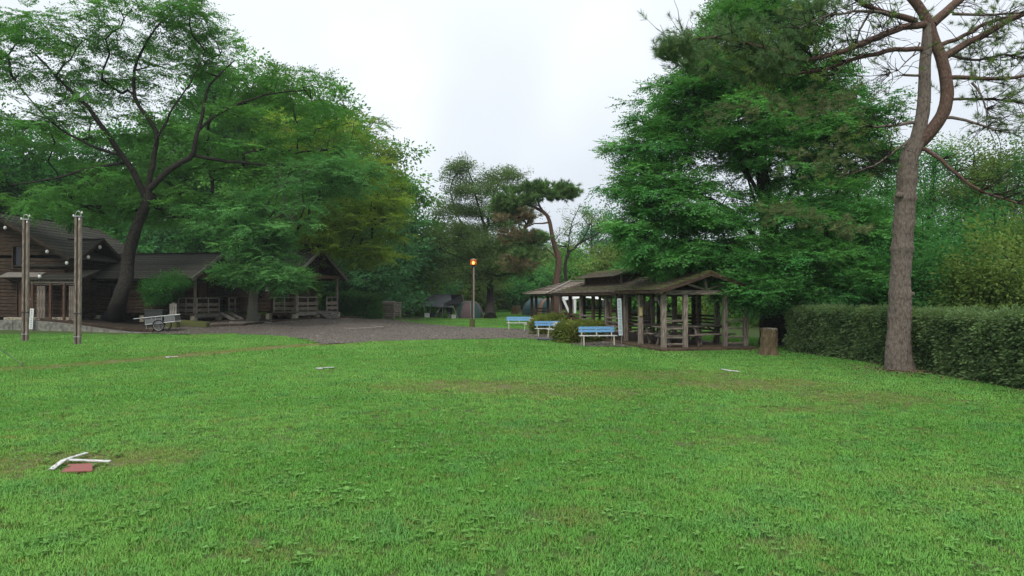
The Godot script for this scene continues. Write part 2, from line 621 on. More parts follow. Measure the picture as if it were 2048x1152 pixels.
# ---------------------------------------------------------------- the ground
# worn and faded spots of the lawn: x, d, radius along x, radius along d, strength
var worn_spots := [
	[-0.8, 15.0, 2.6, 1.4, 0.85], [1.3, 14.2, 2.2, 1.1, 0.7], [5.4, 15.4, 2.4, 1.5, 0.85], [3.6, 17.2, 3.0, 1.3, 0.6], [6.9, 13.4, 1.8, 1.2, 0.7],
	[5.2, 12.0, 1.2, 0.5, 0.5], [-5.2, 8.3, 1.4, 0.6, 0.9], [-6.0, 7.9, 0.9, 0.5, 0.8], [-4.2, 8.6, 0.7, 0.35, 0.7], [0.5, 6.2, 0.5, 0.3, 0.5], [-1.8, 5.3, 0.6, 0.2, 0.5],
	[5.3, 7.2, 1.3, 0.4, 0.4], [-12.5, 24.5, 1.4, 0.5, 0.5], [3.1, 9.4, 1.0, 0.4, 0.4], [0.2, 10.0, 0.9, 0.4, 0.3], [8.5, 9.0, 1.0, 0.6, 0.45], [2.2, 5.4, 0.4, 0.2, 0.5],
]
var track := PackedVector2Array([Vector2(-7.6, 28.5), Vector2(-9.4, 26.3), Vector2(-11.0, 22.6), Vector2(-12.6, 19.7), Vector2(-15.5, 17.2), Vector2(-19.0, 15.8)])
var drive_outline := PackedVector2Array([
	Vector2(-19.3, 35.2), Vector2(-17.2, 34.6), Vector2(-14.4, 34.9), Vector2(-11.8, 34.0), Vector2(-9.6, 31.6), Vector2(-8.4, 29.2), Vector2(-7.7, 27.9), Vector2(-6.9, 28.7), Vector2(-5.6, 30.0), Vector2(-3.9, 30.7),
	Vector2(-1.6, 31.4), Vector2(0.8, 31.6), Vector2(1.9, 30.5), Vector2(2.3, 28.2), Vector2(2.9, 26.7), Vector2(4.6, 26.3), Vector2(5.0, 28.0), Vector2(4.2, 31.5), Vector2(3.0, 35.0), Vector2(1.6, 39.0), Vector2(-0.4, 41.6), Vector2(-2.3, 42.8), Vector2(-5.2, 46.4),
	Vector2(-8.2, 48.6), Vector2(-10.8, 48.6), Vector2(-12.8, 45.0), Vector2(-15.0, 41.2), Vector2(-19.0, 39.5), Vector2(-20.0, 37.0)])
var yard_outline := PackedVector2Array([
	Vector2(-19.4, 36.2), Vector2(-17.6, 38.2), Vector2(-15.2, 40.4), Vector2(-12.8, 44.2), Vector2(-10.9, 48.2), Vector2(-8.8, 48.9), Vector2(-9.0, 52.0), Vector2(-14.0, 58.0), Vector2(-30.0, 60.0), Vector2(-31.0, 46.0), Vector2(-24.0, 38.0)])

func ragged(poly: PackedVector2Array, amount: float) -> PackedVector2Array:
	var out := PackedVector2Array()
	for i in poly.size():
		var a := poly[i]
		var b := poly[(i + 1) % poly.size()]
		var steps := maxi(1, int(a.distance_to(b) / 0.4))
		for k in steps:
			var p := a.lerp(b, float(k) / steps)
			out.append(p + Vector2(noise.get_noise_2d(p.x * 0.9, p.y * 0.9), noise.get_noise_2d(p.x * 0.9 + 50, p.y * 0.9)) * amount)
	return out

func wear(x: float, d: float) -> float:
	var w := 0.0
	for s in worn_spots:
		var q := Vector2((x - s[0]) / s[2], (d - s[1]) / s[3]).length()
		w = maxf(w, 0.75 * s[4] * (1.0 - smooth(0.35, 1.25, q + 0.55 * noise.get_noise_2d(x * 1.7, d * 1.7))))
	for i in track.size() - 1:
		var q := Geometry2D.get_closest_point_to_segment(Vector2(x, d), track[i], track[i + 1]).distance_to(Vector2(x, d))
		w = maxf(w, lerpf(1.0, 0.4, float(i) / 5.0) * (1.0 - smooth(0.25, 1.2 - 0.06 * i, q + 0.4 * noise.get_noise_2d(x * 2.0, d * 2.0))))
	return w

func make_ground():
	var xs := PackedFloat32Array()
	var ds := PackedFloat32Array()
	for x in [-700.0, -300.0, -160.0, -110.0, -80.0, -60.0, -48.0, -40.0]:
		xs.append(x)
	for i in 141:
		xs.append(-36.0 + i * 0.5)
	for x in [38.0, 44.0, 52.0, 65.0, 90.0, 150.0, 300.0, 700.0]:
		xs.append(x)
	for d in [-60.0, -25.0, -10.0, -4.0, 0.0]:
		ds.append(d)
	for i in 121:
		ds.append(1.0 + i * 0.5)
	for d in [63.0, 67.0, 72.0, 80.0, 90.0, 105.0, 140.0, 220.0, 400.0, 1000.0]:
		ds.append(d)
	var sh := Shape.new()
	var green := Color(0.060, 0.115, 0.026)
	var brown := Color(0.170, 0.150, 0.072)
	var at := func(i: int, j: int) -> Array:
		var p := Vector3(xs[i], land(xs[i], ds[j]), -ds[j])
		return [p, green.lerp(brown, 0.15 + 0.85 * wear(xs[i], ds[j]) if absf(xs[i]) < 36.0 and ds[j] < 61.0 else 0.2)]
	for i in xs.size() - 1:
		for j in ds.size() - 1:
			var q := [at.call(i, j), at.call(i + 1, j), at.call(i + 1, j + 1), at.call(i, j + 1)]
			for k in [0, 2, 1, 0, 3, 2]:
				sh.col = q[k][1]
				sh.vert(q[k][0], Vector3.UP)
	structure("ground", sh.mesh(), M.ground, "level lawn ground between the cabins and the pavilions", "lawn")
	sheet("gravel_drive", ragged(drive_outline, 0.5), 0.03, Color(1, 1, 1), "grey gravel drive in front of the cabins", "drive")
	sheet("earth_yard", ragged(yard_outline, 0.4), 0.015, Color(0.42, 0.38, 0.34), "dark bare earth around the log cabins", "earth")

func sheet(called: String, poly: PackedVector2Array, lift: float, col: Color, label: String, category: String):
	var sh := Shape.new()
	var lo := poly[0]
	var hi := poly[0]
	for p in poly:
		lo = lo.min(p)
		hi = hi.max(p)
	lo = (lo * 2.0).floor() / 2.0
	for i in int((hi.x - lo.x) * 2.0) + 1:
		for j in int((hi.y - lo.y) * 2.0) + 1:
			var o := lo + Vector2(i, j) * 0.5
			var cell := PackedVector2Array([o, o + Vector2(0.5, 0), o + Vector2(0.5, 0.5), o + Vector2(0, 0.5)])
			for piece in Geometry2D.intersect_polygons(cell, poly):
				var idx := Geometry2D.triangulate_polygon(piece)
				for k in range(0, idx.size(), 3):
					var a: Vector2 = piece[idx[k]]
					var b: Vector2 = piece[idx[k + 1]]
					var c: Vector2 = piece[idx[k + 2]]
					if (b - a).cross(c - a) < 0.0:
						var s := b
						b = c
						c = s
					for p in [a, c, b]:
						sh.col = col * (1.0 + 0.25 * noise.get_noise_2d(p.x * 0.5, p.y * 0.35))
						sh.vert(Vector3(p.x, land(p.x, p.y) + lift, -p.y), Vector3.UP)
	structure(called, sh.mesh(), M.gravel, label, category)

func make_terrace():
	# raised bare ground in front of the big cabin, held by a low concrete wall
	var front := [Vector2(-36.0, 37.2), Vector2(-27.0, 37.0), Vector2(-22.5, 36.2), Vector2(-18.6, 35.3)]
	var sh := Shape.new()
	sh.col = Color(0.40, 0.36, 0.31)
	for k in front.size() - 1:
		var steps := 12
		for s in steps:
			var a: Vector2 = front[k].lerp(front[k + 1], float(s) / steps)
			var b: Vector2 = front[k].lerp(front[k + 1], float(s + 1) / steps)
			for r in 16:
				var d0 := r * 1.4
				var d1 := (r + 1) * 1.4
				var q := [Vector2(a.x, a.y + d0), Vector2(b.x, b.y + d0), Vector2(b.x, b.y + d1), Vector2(a.x, a.y + d1)]
				for i in [0, 2, 1, 0, 3, 2]:
					sh.vert(Vector3(q[i].x, terrace_y(q[i].x, q[i].y), -q[i].y), Vector3.UP)
	structure("terrace", sh.mesh(), M.gravel, "raised bare earth terrace in front of the largest cabin", "terrace")
	var w := thing("retaining_wall", "low stained concrete wall tapering into the lawn below the terrace", "wall", Vector3(-27, 0, -37))
	var off := Vector3(27, 0, 37)
	for k in front.size() - 1:
		var a: Vector2 = front[k]
		var b: Vector2 = front[k + 1]
		var n := 3
		for s in n:
			var p := a.lerp(b, float(s) / n)
			var q := a.lerp(b, (s + 1.0) / n - 0.004)
			var hp := terrace_y(p.x, p.y)
			var hq := terrace_y(q.x, q.y)
			var wall := Shape.new()
			var c := Vector3((p.x + q.x) / 2, 0.1, -(p.y + q.y) / 2 + 0.06) + off
			var v := []
			for e in [[p, hp], [q, hq]]:
				for t in [0.0, 0.2]:
					v.append(Vector3(e[0].x, -0.15, -e[0].y + t) + off)
					v.append(Vector3(e[0].x, e[1] + 0.03, -e[0].y + t) + off)
			for f in [[0, 1, 5, 4], [2, 3, 7, 6], [1, 3, 7, 5], [0, 1, 3, 2], [4, 5, 7, 6]]:
				wall.hull_quad(v[f[0]], v[f[1]], v[f[2]], v[f[3]], c)
			part(w, "wall_section", wall.mesh(), M.concrete)
	var kerb := thing("timber_kerb", "dark timber edging running down from the terrace to the lawn", "kerb", Vector3(-22.12, 0.13, -36.30))
	var pts := []
	for p in [Vector2(-25.6, 36.95), Vector2(-23.4, 36.6), Vector2(-21.0, 36.1), Vector2(-18.7, 35.5)]:
		pts.append(Vector3(p.x, terrace_y(p.x, p.y) + 0.09, -p.y) - kerb.position)
	for i in 3:
		timber(kerb, "beam", pts[i], pts[i + 1], 0.16, 0.14, any(M.log))

# ---------------------------------------------------------------- cabins
# local axes: ridge along x, +x is the porch gable, +z the front; c holds the measures
func cabin(called: String, label: String, at: Vector3, turn: float, c: Dictionary) -> Node3D:
	var t := thing(called, label, "cabin", at, turn, "dark log cabins of the campground")
	var hl: float = c.length / 2.0
	var hw: float = c.width / 2.0
	var e: float = c.eave
	var r: float = c.ridge
	var f: float = c.floor
	var xw: float = hl - c.porch
	var zw: float = hw - 0.65
	var slope := (r - e) / hw
	var wall_top := e + 0.65 * slope - 0.12
	var course := 0.2
	# concrete piers and sill
	for x in [-hl + 0.7, 0.0, xw - 0.2, hl - 0.35]:
		for z in [-zw, 0.0, zw]:
			part(t, "pier", chamfer_box(Vector3(0.3, f - 0.08, 0.3), 0.02), M.pier, Transform3D(Basis.IDENTITY, Vector3(x, (f - 0.08) / 2 - 0.04, z)))
	# walls, log by log, split round the windows and the door
	var rows := int((wall_top - f) / course)
	for k in rows:
		var y := f + (k + 0.5) * course
		wall_row(t, Vector3(-hl + 0.5, y, zw), Vector3(xw, y, zw), c.get("front_holes", []), y, "log")
		wall_row(t, Vector3(xw, y, zw - 0.09), Vector3(xw, y, -zw + 0.09), c.get("gable_holes", []), y, "log")
		timber(t, "log", Vector3(-hl + 0.5, y, -zw), Vector3(xw, y, -zw), 0.16, course - 0.008, any(M.log), 0.035)
		timber(t, "log", Vector3(-hl + 0.5, y, zw - 0.09), Vector3(-hl + 0.5, y, -zw + 0.09), 0.16, course - 0.008, any(M.log), 0.035)
	# boards of the gables
	var g := wall_top
	while g < r - 0.25:
		var half := (r - 0.12 - g - course) / slope
		if half > 0.15:
			for x in [xw, -hl + 0.5]:
				if x == xw:
					wall_row(t, Vector3(x, g + course / 2, half), Vector3(x, g + course / 2, -half), c.get("gable_holes", []), g + course / 2, "gable_board")
				else:
					timber(t, "gable_board", Vector3(x, g + course / 2, half), Vector3(x, g + course / 2, -half), 0.08, course - 0.008, any(M.log), 0.015)
		g += course
	for h in c.get("front_holes", []):
		opening(t, Vector3(-hl + 0.5, 0, zw), Vector3(1, 0, 0), Vector3(0, 0, 1), h)
	for h in c.get("gable_holes", []):
		opening(t, Vector3(xw, 0, zw - 0.09), Vector3(0, 0, -1), Vector3(1, 0, 0), h)
	# roof: lapped courses on both slopes, ridge cap, barge boards
	var n := 13
	for s in [-1.0, 1.0]:
		for k in n:
			var z0: float = hw * (n - k) / n + 0.03
			var z1: float = hw * (n - k - 1) / n
			var y0 := r - z0 * slope
			var y1 := r - z1 * slope
			var a := Vector3(-hl, y0 + 0.06, s * z0)
			var b := Vector3(hl, y0 + 0.06, s * z0)
			var d := Vector3(hl, y1 + 0.035, s * z1)
			var q := Vector3(-hl, y1 + 0.035, s * z1)
			part(t, "roof_course", slab(a, b, d, q, 0.035) if s > 0.0 else slab(b, a, q, d, 0.035), any(M.roof))
		part(t, "roof_deck", slab(Vector3(-hl + 0.03, e + 0.0, s * hw * 0.99), Vector3(hl - 0.03, e, s * hw * 0.99), Vector3(hl - 0.03, r, 0), Vector3(-hl + 0.03, r, 0), 0.05) if s > 0.0 else slab(Vector3(hl - 0.03, e, s * hw * 0.99), Vector3(-hl + 0.03, e, s * hw * 0.99), Vector3(-hl + 0.03, r, 0), Vector3(hl - 0.03, r, 0), 0.05), M.log[0])
		for x in [-hl - 0.03, hl + 0.03]:
			timber(t, "barge_board", Vector3(x, e - 0.05, s * (hw + 0.03)), Vector3(x, r - 0.03, s * 0.02), 0.05, 0.2, M.grey[0] if c.get("pale_barge", true) else M.log[2])
		for k in 7:
			var x: float = lerpf(-hl + 0.25, hl - 0.25, k / 6.0)
			timber(t, "rafter", Vector3(x, e - 0.1, s * (hw - 0.05)), Vector3(x, e - 0.1 + 1.2 * slope, s * (hw - 1.25)), 0.07, 0.1, M.log[1])
	timber(t, "ridge_cap", Vector3(-hl - 0.03, r + 0.07, 0), Vector3(hl + 0.03, r + 0.07, 0), 0.2, 0.05, M.roof[1])
	if c.porch > 1.2:
		porch(t, c, hl, xw, zw, f, e, slope)
	return t

func wall_row(t: Node3D, a: Vector3, b: Vector3, holes: Array, y: float, called: String):
	var dir := (b - a).normalized()
	var spans := [[0.0, a.distance_to(b)]]
	var mid := a.distance_to(b) / 2.0
	for h in holes:
		if y > h.y0 - 0.05 and y < h.y1 + 0.05:
			var h0: float = h.x0 - h.full / 2.0 + mid if h.has("full") else h.x0
			var h1: float = h.x1 - h.full / 2.0 + mid if h.has("full") else h.x1
			var next := []
			for s in spans:
				if h0 > s[0]:
					next.append([s[0], minf(s[1], h0)])
				if h1 < s[1]:
					next.append([maxf(s[0], h1), s[1]])
			spans = next
	for s in spans:
		if s[1] - s[0] > 0.06:
			timber(t, called, a + dir * s[0], a + dir * s[1], 0.16 if called == "log" else 0.08, 0.192, any(M.log), 0.035)

# a window or a door set in a wall: h.x0..h.x1 along the wall, h.y0..h.y1 up
func opening(t: Node3D, o: Vector3, along: Vector3, out: Vector3, h: Dictionary):
	var is_door: bool = h.get("door", false)
	var a: Vector3 = o + along * h.x0
	var b: Vector3 = o + along * h.x1
	var body := thing_part(t, "door" if is_door else "window")
	var w: float = h.x1 - h.x0
	var hh: float = h.y1 - h.y0
	var mid: Vector3 = (a + b) / 2 + Vector3(0, (h.y0 + h.y1) / 2, 0)
	var basis_ := Basis(along, Vector3.UP, along.cross(Vector3.UP))
	if is_door:
		var nb := 4
		for k in nb:
			part(body, "board", chamfer_box(Vector3(w / nb - 0.008, hh - 0.06, 0.05), 0.008), any(M.redlog) if h.get("red", true) else any(M.grey), Transform3D(basis_, mid + along * w * ((k + 0.5) / nb - 0.5)))
		ball(body, "handle", mid + along * w * 0.38 + out * 0.05, Vector3(0.03, 0.03, 0.03), M.metal)
	else:
		part(body, "pane", chamfer_box(Vector3(w - 0.1, hh - 0.1, 0.02), 0.003), M.glass, Transform3D(basis_, mid - out * 0.02))
		part(body, "mullion", chamfer_box(Vector3(0.05, hh - 0.1, 0.05), 0.005), M.log[2], Transform3D(basis_, mid))
	for s in [-1.0, 1.0]:
		part(body, "jamb", chamfer_box(Vector3(0.08, hh + 0.06, 0.2), 0.01), M.log[3], Transform3D(basis_, mid + along * s * (w / 2 - 0.02) + out * 0.03))
	part(body, "lintel", chamfer_box(Vector3(w + 0.2, 0.1, 0.22), 0.01), M.log[3], Transform3D(basis_, mid + Vector3(0, hh / 2 + 0.02, 0) + out * 0.035))
	if not is_door:
		part(body, "sill", chamfer_box(Vector3(w + 0.16, 0.06, 0.26), 0.01), M.log[3], Transform3D(basis_, mid - Vector3(0, hh / 2 + 0.01, 0) + out * 0.05))

func thing_part(t: Node3D, called: String) -> Node3D:
	var o := Node3D.new()
	o.name = called
	t.add_child(o, true)
	return o

func porch(t: Node3D, c: Dictionary, hl: float, xw: float, zw: float, f: float, e: float, slope: float):
	var xe := hl - 0.2
	var wood: Array = M.post
	var planks := int((xe - xw - 0.09) / 0.16)
	for k in planks:
		var x := xw + 0.09 + (k + 0.5) * 0.16
		timber(t, "deck_plank", Vector3(x, f - 0.03, zw), Vector3(x, f - 0.03, -zw), 0.15, 0.05, any(wood), 0.01)
	timber(t, "deck_beam", Vector3(xe - 0.04, f - 0.15, zw), Vector3(xe - 0.04, f - 0.15, -zw), 0.1, 0.18, M.grey[0])
	timber(t, "deck_beam", Vector3(xw + 0.1, f - 0.15, zw - 0.05), Vector3(xe - 0.1, f - 0.15, zw - 0.05), 0.1, 0.18, M.log[2])
	for z in [zw - 0.07, -zw + 0.07]:
		timber(t, "porch_post", Vector3(xe - 0.12, f, z), Vector3(xe - 0.12, e + 0.05, z), 0.13, 0.13, M.post[1])
	timber(t, "tie_beam", Vector3(xe - 0.12, e + 0.16, zw + 0.25), Vector3(xe - 0.12, e + 0.16, -zw - 0.25), 0.13, 0.24, M.redlog[1])
	timber(t, "king_post", Vector3(xe - 0.12, e + 0.28, 0), Vector3(xe - 0.12, e + (zw + 0.5) * slope, 0), 0.1, 0.1, M.log[3])
	# railings: the front side and both sides of the steps
	var gap0: float = c.get("gap0", 0.45)
	var gap1: float = c.get("gap1", -0.55)
	railing(t, Vector3(xw + 0.15, f, zw - 0.07), Vector3(xe - 0.2, f, zw - 0.07))
	railing(t, Vector3(xe - 0.06, f, zw - 0.16), Vector3(xe - 0.06, f, gap0))
	railing(t, Vector3(xe - 0.06, f, gap1), Vector3(xe - 0.06, f, -zw + 0.16))
	var steps := thing_part(t, "steps")
	for z in [gap0 - 0.06, gap1 + 0.06]:
		timber(steps, "stringer", Vector3(xe + 0.02, f - 0.02, z), Vector3(xe + 1.0, 0.02, z), 0.05, 0.2, M.grey[0])
	for k in 4:
		var y := f * (0.8 - k * 0.22)
		var x := xe + 0.16 + k * 0.22
		timber(steps, "tread", Vector3(x, y, gap0 - 0.09), Vector3(x, y, gap1 + 0.09), 0.24, 0.045, any(M.grey))

func railing(t: Node3D, a: Vector3, b: Vector3):
	var o := thing_part(t, "railing")
	var up := Vector3.UP
	timber(o, "handrail", a + up * 0.92, b + up * 0.92, 0.1, 0.06, any(M.grey))
	for y in [0.2, 0.52]:
		timber(o, "rail_board", a + up * y, b + up * y, 0.03, 0.2, any(M.post), 0.006)
	for p in [a, b, a.lerp(b, 0.5)]:
		timber(o, "baluster", p + up * 0.02, p + up * 0.9, 0.07, 0.07, any(M.grey))

func bulb_at(t: Node3D, p: Vector3, r := 0.09):
	var o := thing_part(t, "lamp_globe")
	ball(o, "globe", p, Vector3(r, r * 1.25, r), M.globe)
	round_bar(o, "socket", [p + Vector3(0, r * 1.1, 0), p + Vector3(0, r * 1.1 + 0.08, 0)], 0.035, M.dark_metal, 6)

func make_cabins():
	# the long cabin behind the crooked tree
	var c := {"length": 7.6, "width": 6.0, "eave": 2.56, "ridge": 4.2, "floor": 0.5, "porch": 1.6, "gap0": 0.1, "gap1": -0.9,
		"front_holes": [{"x0": 0.9, "x1": 1.9, "y0": 1.4, "y1": 2.2}, {"x0": 3.6, "x1": 4.3, "y0": 1.35, "y1": 2.2}],
		"gable_holes": [{"x0": 1.9, "x1": 2.8, "y0": 0.52, "y1": 2.4, "door": true, "full": 4.52}]}
	var t := cabin("log_cabin", "long log cabin with moss-grey roof behind the crooked dark tree", Vector3(-21.7, 0.45, -43.2), -12.0, c)
	bulb_at(t, Vector3(1.0, 1.95, 2.6), 0.07)
	part(t, "wall_sign", chamfer_box(Vector3(0.12, 0.4, 0.02), 0.004), M.white, Transform3D(Basis.IDENTITY, Vector3(1.25, 1.75, 2.45)))
	# its neighbour, the gable turned to the drive
	c = {"length": 6.6, "width": 5.6, "eave": 2.6, "ridge": 4.55, "floor": 0.5, "porch": 2.2, "gap0": 0.1, "gap1": -0.9,
		"front_holes": [{"x0": 2.9, "x1": 3.5, "y0": 1.3, "y1": 2.25}],
		"gable_holes": [{"x0": 1.6, "x1": 2.5, "y0": 0.52, "y1": 2.4, "door": true, "full": 4.12}]}
	t = cabin("log_cabin", "log cabin with reddish tie beam beside the clipped hedge and log fence", Vector3(-15.5, 0.5, -45.6), -22.0, c)
	part(t, "wall_sign", chamfer_box(Vector3(0.3, 0.26, 0.02), 0.004), M.white, Transform3D(Basis.IDENTITY, Vector3(0.8, 1.95, 2.25)))
	# the small cabin on the terrace with the lean-to on boards
	c = {"length": 7.0, "width": 5.6, "eave": 3.0, "ridge": 4.75, "floor": 0.12, "porch": 0.9, "pale_barge": false,
		"front_holes": [{"x0": 4.2, "x1": 5.1, "y0": 0.15, "y1": 2.2, "door": true}, {"x0": 2.6, "x1": 3.4, "y0": 0.15, "y1": 2.2, "door": true}],
		"gable_holes": [{"x0": 1.6, "x1": 2.5, "y0": 1.2, "y1": 2.1, "full": 4.12}]}
	t = cabin("log_cabin", "log cabin on the terrace with grey boards under its lean-to roof", Vector3(-28.4, 0.66, -41.6), -4.0, c)
	lean_to(t)
	for p in [Vector3(3.58, 4.28, 0.4), Vector3(3.58, 3.62, 1.4), Vector3(3.58, 3.15, 2.15), Vector3(2.5, 2.42, 3.8)]:
		bulb_at(t, p)
	# the large cabin, its gable towards the lawn
	c = {"length": 10.0, "width": 9.4, "eave": 3.42, "ridge": 6.1, "floor": 0.1, "porch": 0.9, "pale_barge": false,
		"gable_holes": [{"x0": 5.15, "x1": 6.05, "y0": 0.12, "y1": 2.2, "door": true, "full": 7.92}, {"x0": 4.9, "x1": 5.8, "y0": 2.9, "y1": 4.2, "full": 7.92}]}
	t = cabin("log_cabin", "large log cabin with string of white globe lamps along its verge", Vector3(-29.5, 0.66, -43.0), -90.0, c)
	for p in [Vector3(5.1, 5.15, -1.2), Vector3(5.1, 4.52, -2.3), Vector3(5.1, 3.82, -3.55), Vector3(5.1, 3.18, -4.65), Vector3(4.35, 2.2, -2.55), Vector3(4.35, 2.15, -3.35)]:
		bulb_at(t, p, 0.085 if p.y > 3.0 else 0.06)
	round_bar(t, "lamp_cable", [Vector3(5.1, 6.0, -0.1), Vector3(5.1, 5.36, -1.2), Vector3(5.1, 4.74, -2.3), Vector3(5.1, 4.04, -3.55), Vector3(5.1, 3.4, -4.65)], 0.012, M.rubber, 5)
	var hood := thing_part(t, "door_hood")
	part(hood, "hood_roof", slab(Vector3(4.95, 2.42, -0.7), Vector3(4.95, 2.42, -2.9), Vector3(4.2, 2.7, -2.9), Vector3(4.2, 2.7, -0.7), 0.04), M.grey[1])
	for z in [-1.0, -2.6]:
		timber(hood, "bracket", Vector3(4.2, 2.1, z), Vector3(4.85, 2.4, z), 0.07, 0.07, M.log[2])
	part(t, "wall_lamp", chamfer_box(Vector3(0.12, 0.12, 0.3), 0.01), M.white, Transform3D(Basis.IDENTITY, Vector3(4.25, 2.32, -2.2)))
	for k in 3:
		part(t, "stone_step", chamfer_box(Vector3(0.5, 0.18, 1.3), 0.02), M.pier, Transform3D(Basis.IDENTITY, Vector3(4.6 + 0.0 * k, 0.05 + 0.18 * k if k == 0 else 0.05, -1.6 - 1.34 * k)))

func lean_to(t: Node3D):
	for k in 6:
		var y0 := 2.25 + k * 0.1
		var z0 := 3.75 - k * 0.31
		part(t, "roof_course", slab(Vector3(1.8, y0 + 0.02, z0), Vector3(4.7, y0 + 0.02, z0), Vector3(4.7, y0 + 0.1, z0 - 0.34), Vector3(1.8, y0 + 0.1, z0 - 0.34), 0.035), any(M.roof))
	timber(t, "lean_to_beam", Vector3(1.8, 2.12, 3.55), Vector3(4.7, 2.12, 3.55), 0.12, 0.16, M.post[0])
	timber(t, "lean_to_beam", Vector3(1.8, 1.98, 3.5), Vector3(4.7, 1.98, 3.5), 0.08, 0.06, M.post[0])
	for x in [1.9, 2.95, 3.75, 4.6]:
		timber(t, "lean_to_post", Vector3(x, 0, 3.55), Vector3(x, 2.06, 3.55), 0.12, 0.12, M.redlog[1])
	for q in [[2.2, 0.5], [4.05, 0.3]]:
		for k in 3:
			timber(t, "partition_board", Vector3(q[0] + q[1] / 3 * k, 0.05, 3.52), Vector3(q[0] + q[1] / 3 * k, 1.9, 3.52), q[1] / 3 - 0.01, 0.03, M.post[0], 0.006)

# ---------------------------------------------------------------- pavilions, all turned alike
var pav_turn := 13.0

func gable_roof(t: Node3D, x0: float, x1: float, z0: float, z1: float, eave: float, ridge: float, single: bool, mossy: float):
	var xr := (x0 + x1) / 2.0
	var slope := (ridge - eave) / (xr - x0)
	var rows := 11
	for s in [-1.0, 1.0]:
		var half := xr - x0
		for k in rows:
			var f0 := half * (rows - k) / rows + 0.05
			var f1 := half * (rows - k - 1) / rows - 0.02
			var ya := ridge - f0 * slope + 0.055
			var yb := ridge - maxf(f1, 0.0) * slope + 0.03
			f1 = maxf(f1, 0.0)
			var pieces := int(absf(z1 - z0) / 0.26) if single else 1
			var course := Shape.new()
			for i in pieces if single else int(absf(z1 - z0) / 0.26):
				var n := pieces if single else int(absf(z1 - z0) / 0.26)
				var za := lerpf(z0, z1, (i + (0.3 if k % 2 else 0.0)) / n)
				var zb := lerpf(z0, z1, minf(1.0, (i + 1.0 + (0.3 if k % 2 else 0.0)) / n)) + 0.006
				if k % 2 and i == 0:
					za = z0
				if zb > za - 0.03:
					continue
				var jut := rng.randf_range(-0.02, 0.035)
				var lift := rng.randf_range(0.0, 0.022)
				var a := Vector3(xr + s * (f0 + jut), ya + lift - jut * slope, za)
				var b := Vector3(xr + s * (f0 + jut), ya + lift * rng.randf_range(0.3, 1.0) - jut * slope, zb)
				var d := Vector3(xr + s * f1, yb, zb)
				var e := Vector3(xr + s * f1, yb, za)
				var mat: Material = any(M.moss) if rng.randf() < mossy * (0.6 + 0.8 * noise.get_noise_2d(za * 0.6, k * 0.45 + 20.0 * s)) + (mossy * 0.45 if k > 6 else 0.0) else any(M.shingle)
				if single:
					part(t, "shingle", slab(b, a, e, d, 0.022) if s < 0.0 else slab(a, b, d, e, 0.022), mat)
				else:
					var c := (a + b + d + e) / 4 - Vector3(0, 0.02, 0)
					var dn := Vector3(0, -0.022, 0)
					course.hull_quad(a, b, d, e, c)
					course.hull_quad(a, b, b + dn, a + dn, c)
					course.hull_quad(a, e, e + dn, a + dn, c)
					course.hull_quad(b, d, d + dn, b + dn, c)
			if not single:
				part(t, "shingle_course", course.mesh(), any(M.moss) if rng.randf() < mossy else any(M.shingle))
		var under := slab(Vector3(xr + s * half, eave + 0.01, z0 - 0.02), Vector3(xr + s * half, eave + 0.01, z1 + 0.02), Vector3(xr, ridge + 0.005, z1 + 0.02), Vector3(xr, ridge + 0.005, z0 - 0.02), 0.03)
		if s < 0.0:
			under = slab(Vector3(xr - half, eave + 0.01, z1 + 0.02), Vector3(xr - half, eave + 0.01, z0 - 0.02), Vector3(xr, ridge + 0.005, z0 - 0.02), Vector3(xr, ridge + 0.005, z1 + 0.02), 0.03)
		part(t, "roof_boarding", under, M.log[2])
		for z in [z0 + 0.02, z1 - 0.02]:
			timber(t, "barge_board", Vector3(xr + s * (half + 0.02), eave - 0.07, z), Vector3(xr + s * 0.01, ridge - 0.06, z), 0.045, 0.14, M.log[3])
		var rafters := int(absf(z1 - z0) / 0.6)
		for k in rafters + 1:
			var z := lerpf(z0 - 0.12, z1 + 0.12, float(k) / rafters)
			timber(t, "rafter", Vector3(xr + s * (half - 0.04), eave - 0.07, z), Vector3(xr + s * 0.04, ridge - 0.08, z), 0.06, 0.1, M.log[2])
		timber(t, "fascia", Vector3(xr + s * (half + 0.01), eave - 0.05, z0), Vector3(xr + s * (half + 0.01), eave - 0.05, z1), 0.03, 0.1, M.log[2])
	var caps := int(absf(z1 - z0) / 0.5)
	for k in caps:
		var za := lerpf(z0, z1, float(k) / caps)
		var zb := lerpf(z0, z1, (k + 1.0) / caps) + 0.01
		for s in [-1.0, 1.0]:
			part(t, "ridge_tile", slab(Vector3(xr + s * 0.15, ridge + 0.02, za), Vector3(xr + s * 0.15, ridge + 0.02, zb), Vector3(xr, ridge + 0.08, zb), Vector3(xr, ridge + 0.08, za), 0.02) if s > 0.0 else slab(Vector3(xr - 0.15, ridge + 0.02, zb), Vector3(xr - 0.15, ridge + 0.02, za), Vector3(xr, ridge + 0.08, za), Vector3(xr, ridge + 0.08, zb), 0.02), any(M.moss) if rng.randf() < mossy else any(M.shingle))

func slat_panel(t: Node3D, a: Vector3, b: Vector3, heights: Array, mats: Array, w := 0.07):
	for y in heights:
		timber(t, "rail", a + Vector3(0, y, 0), b + Vector3(0, y, 0), 0.045, w, any(mats), 0.008)

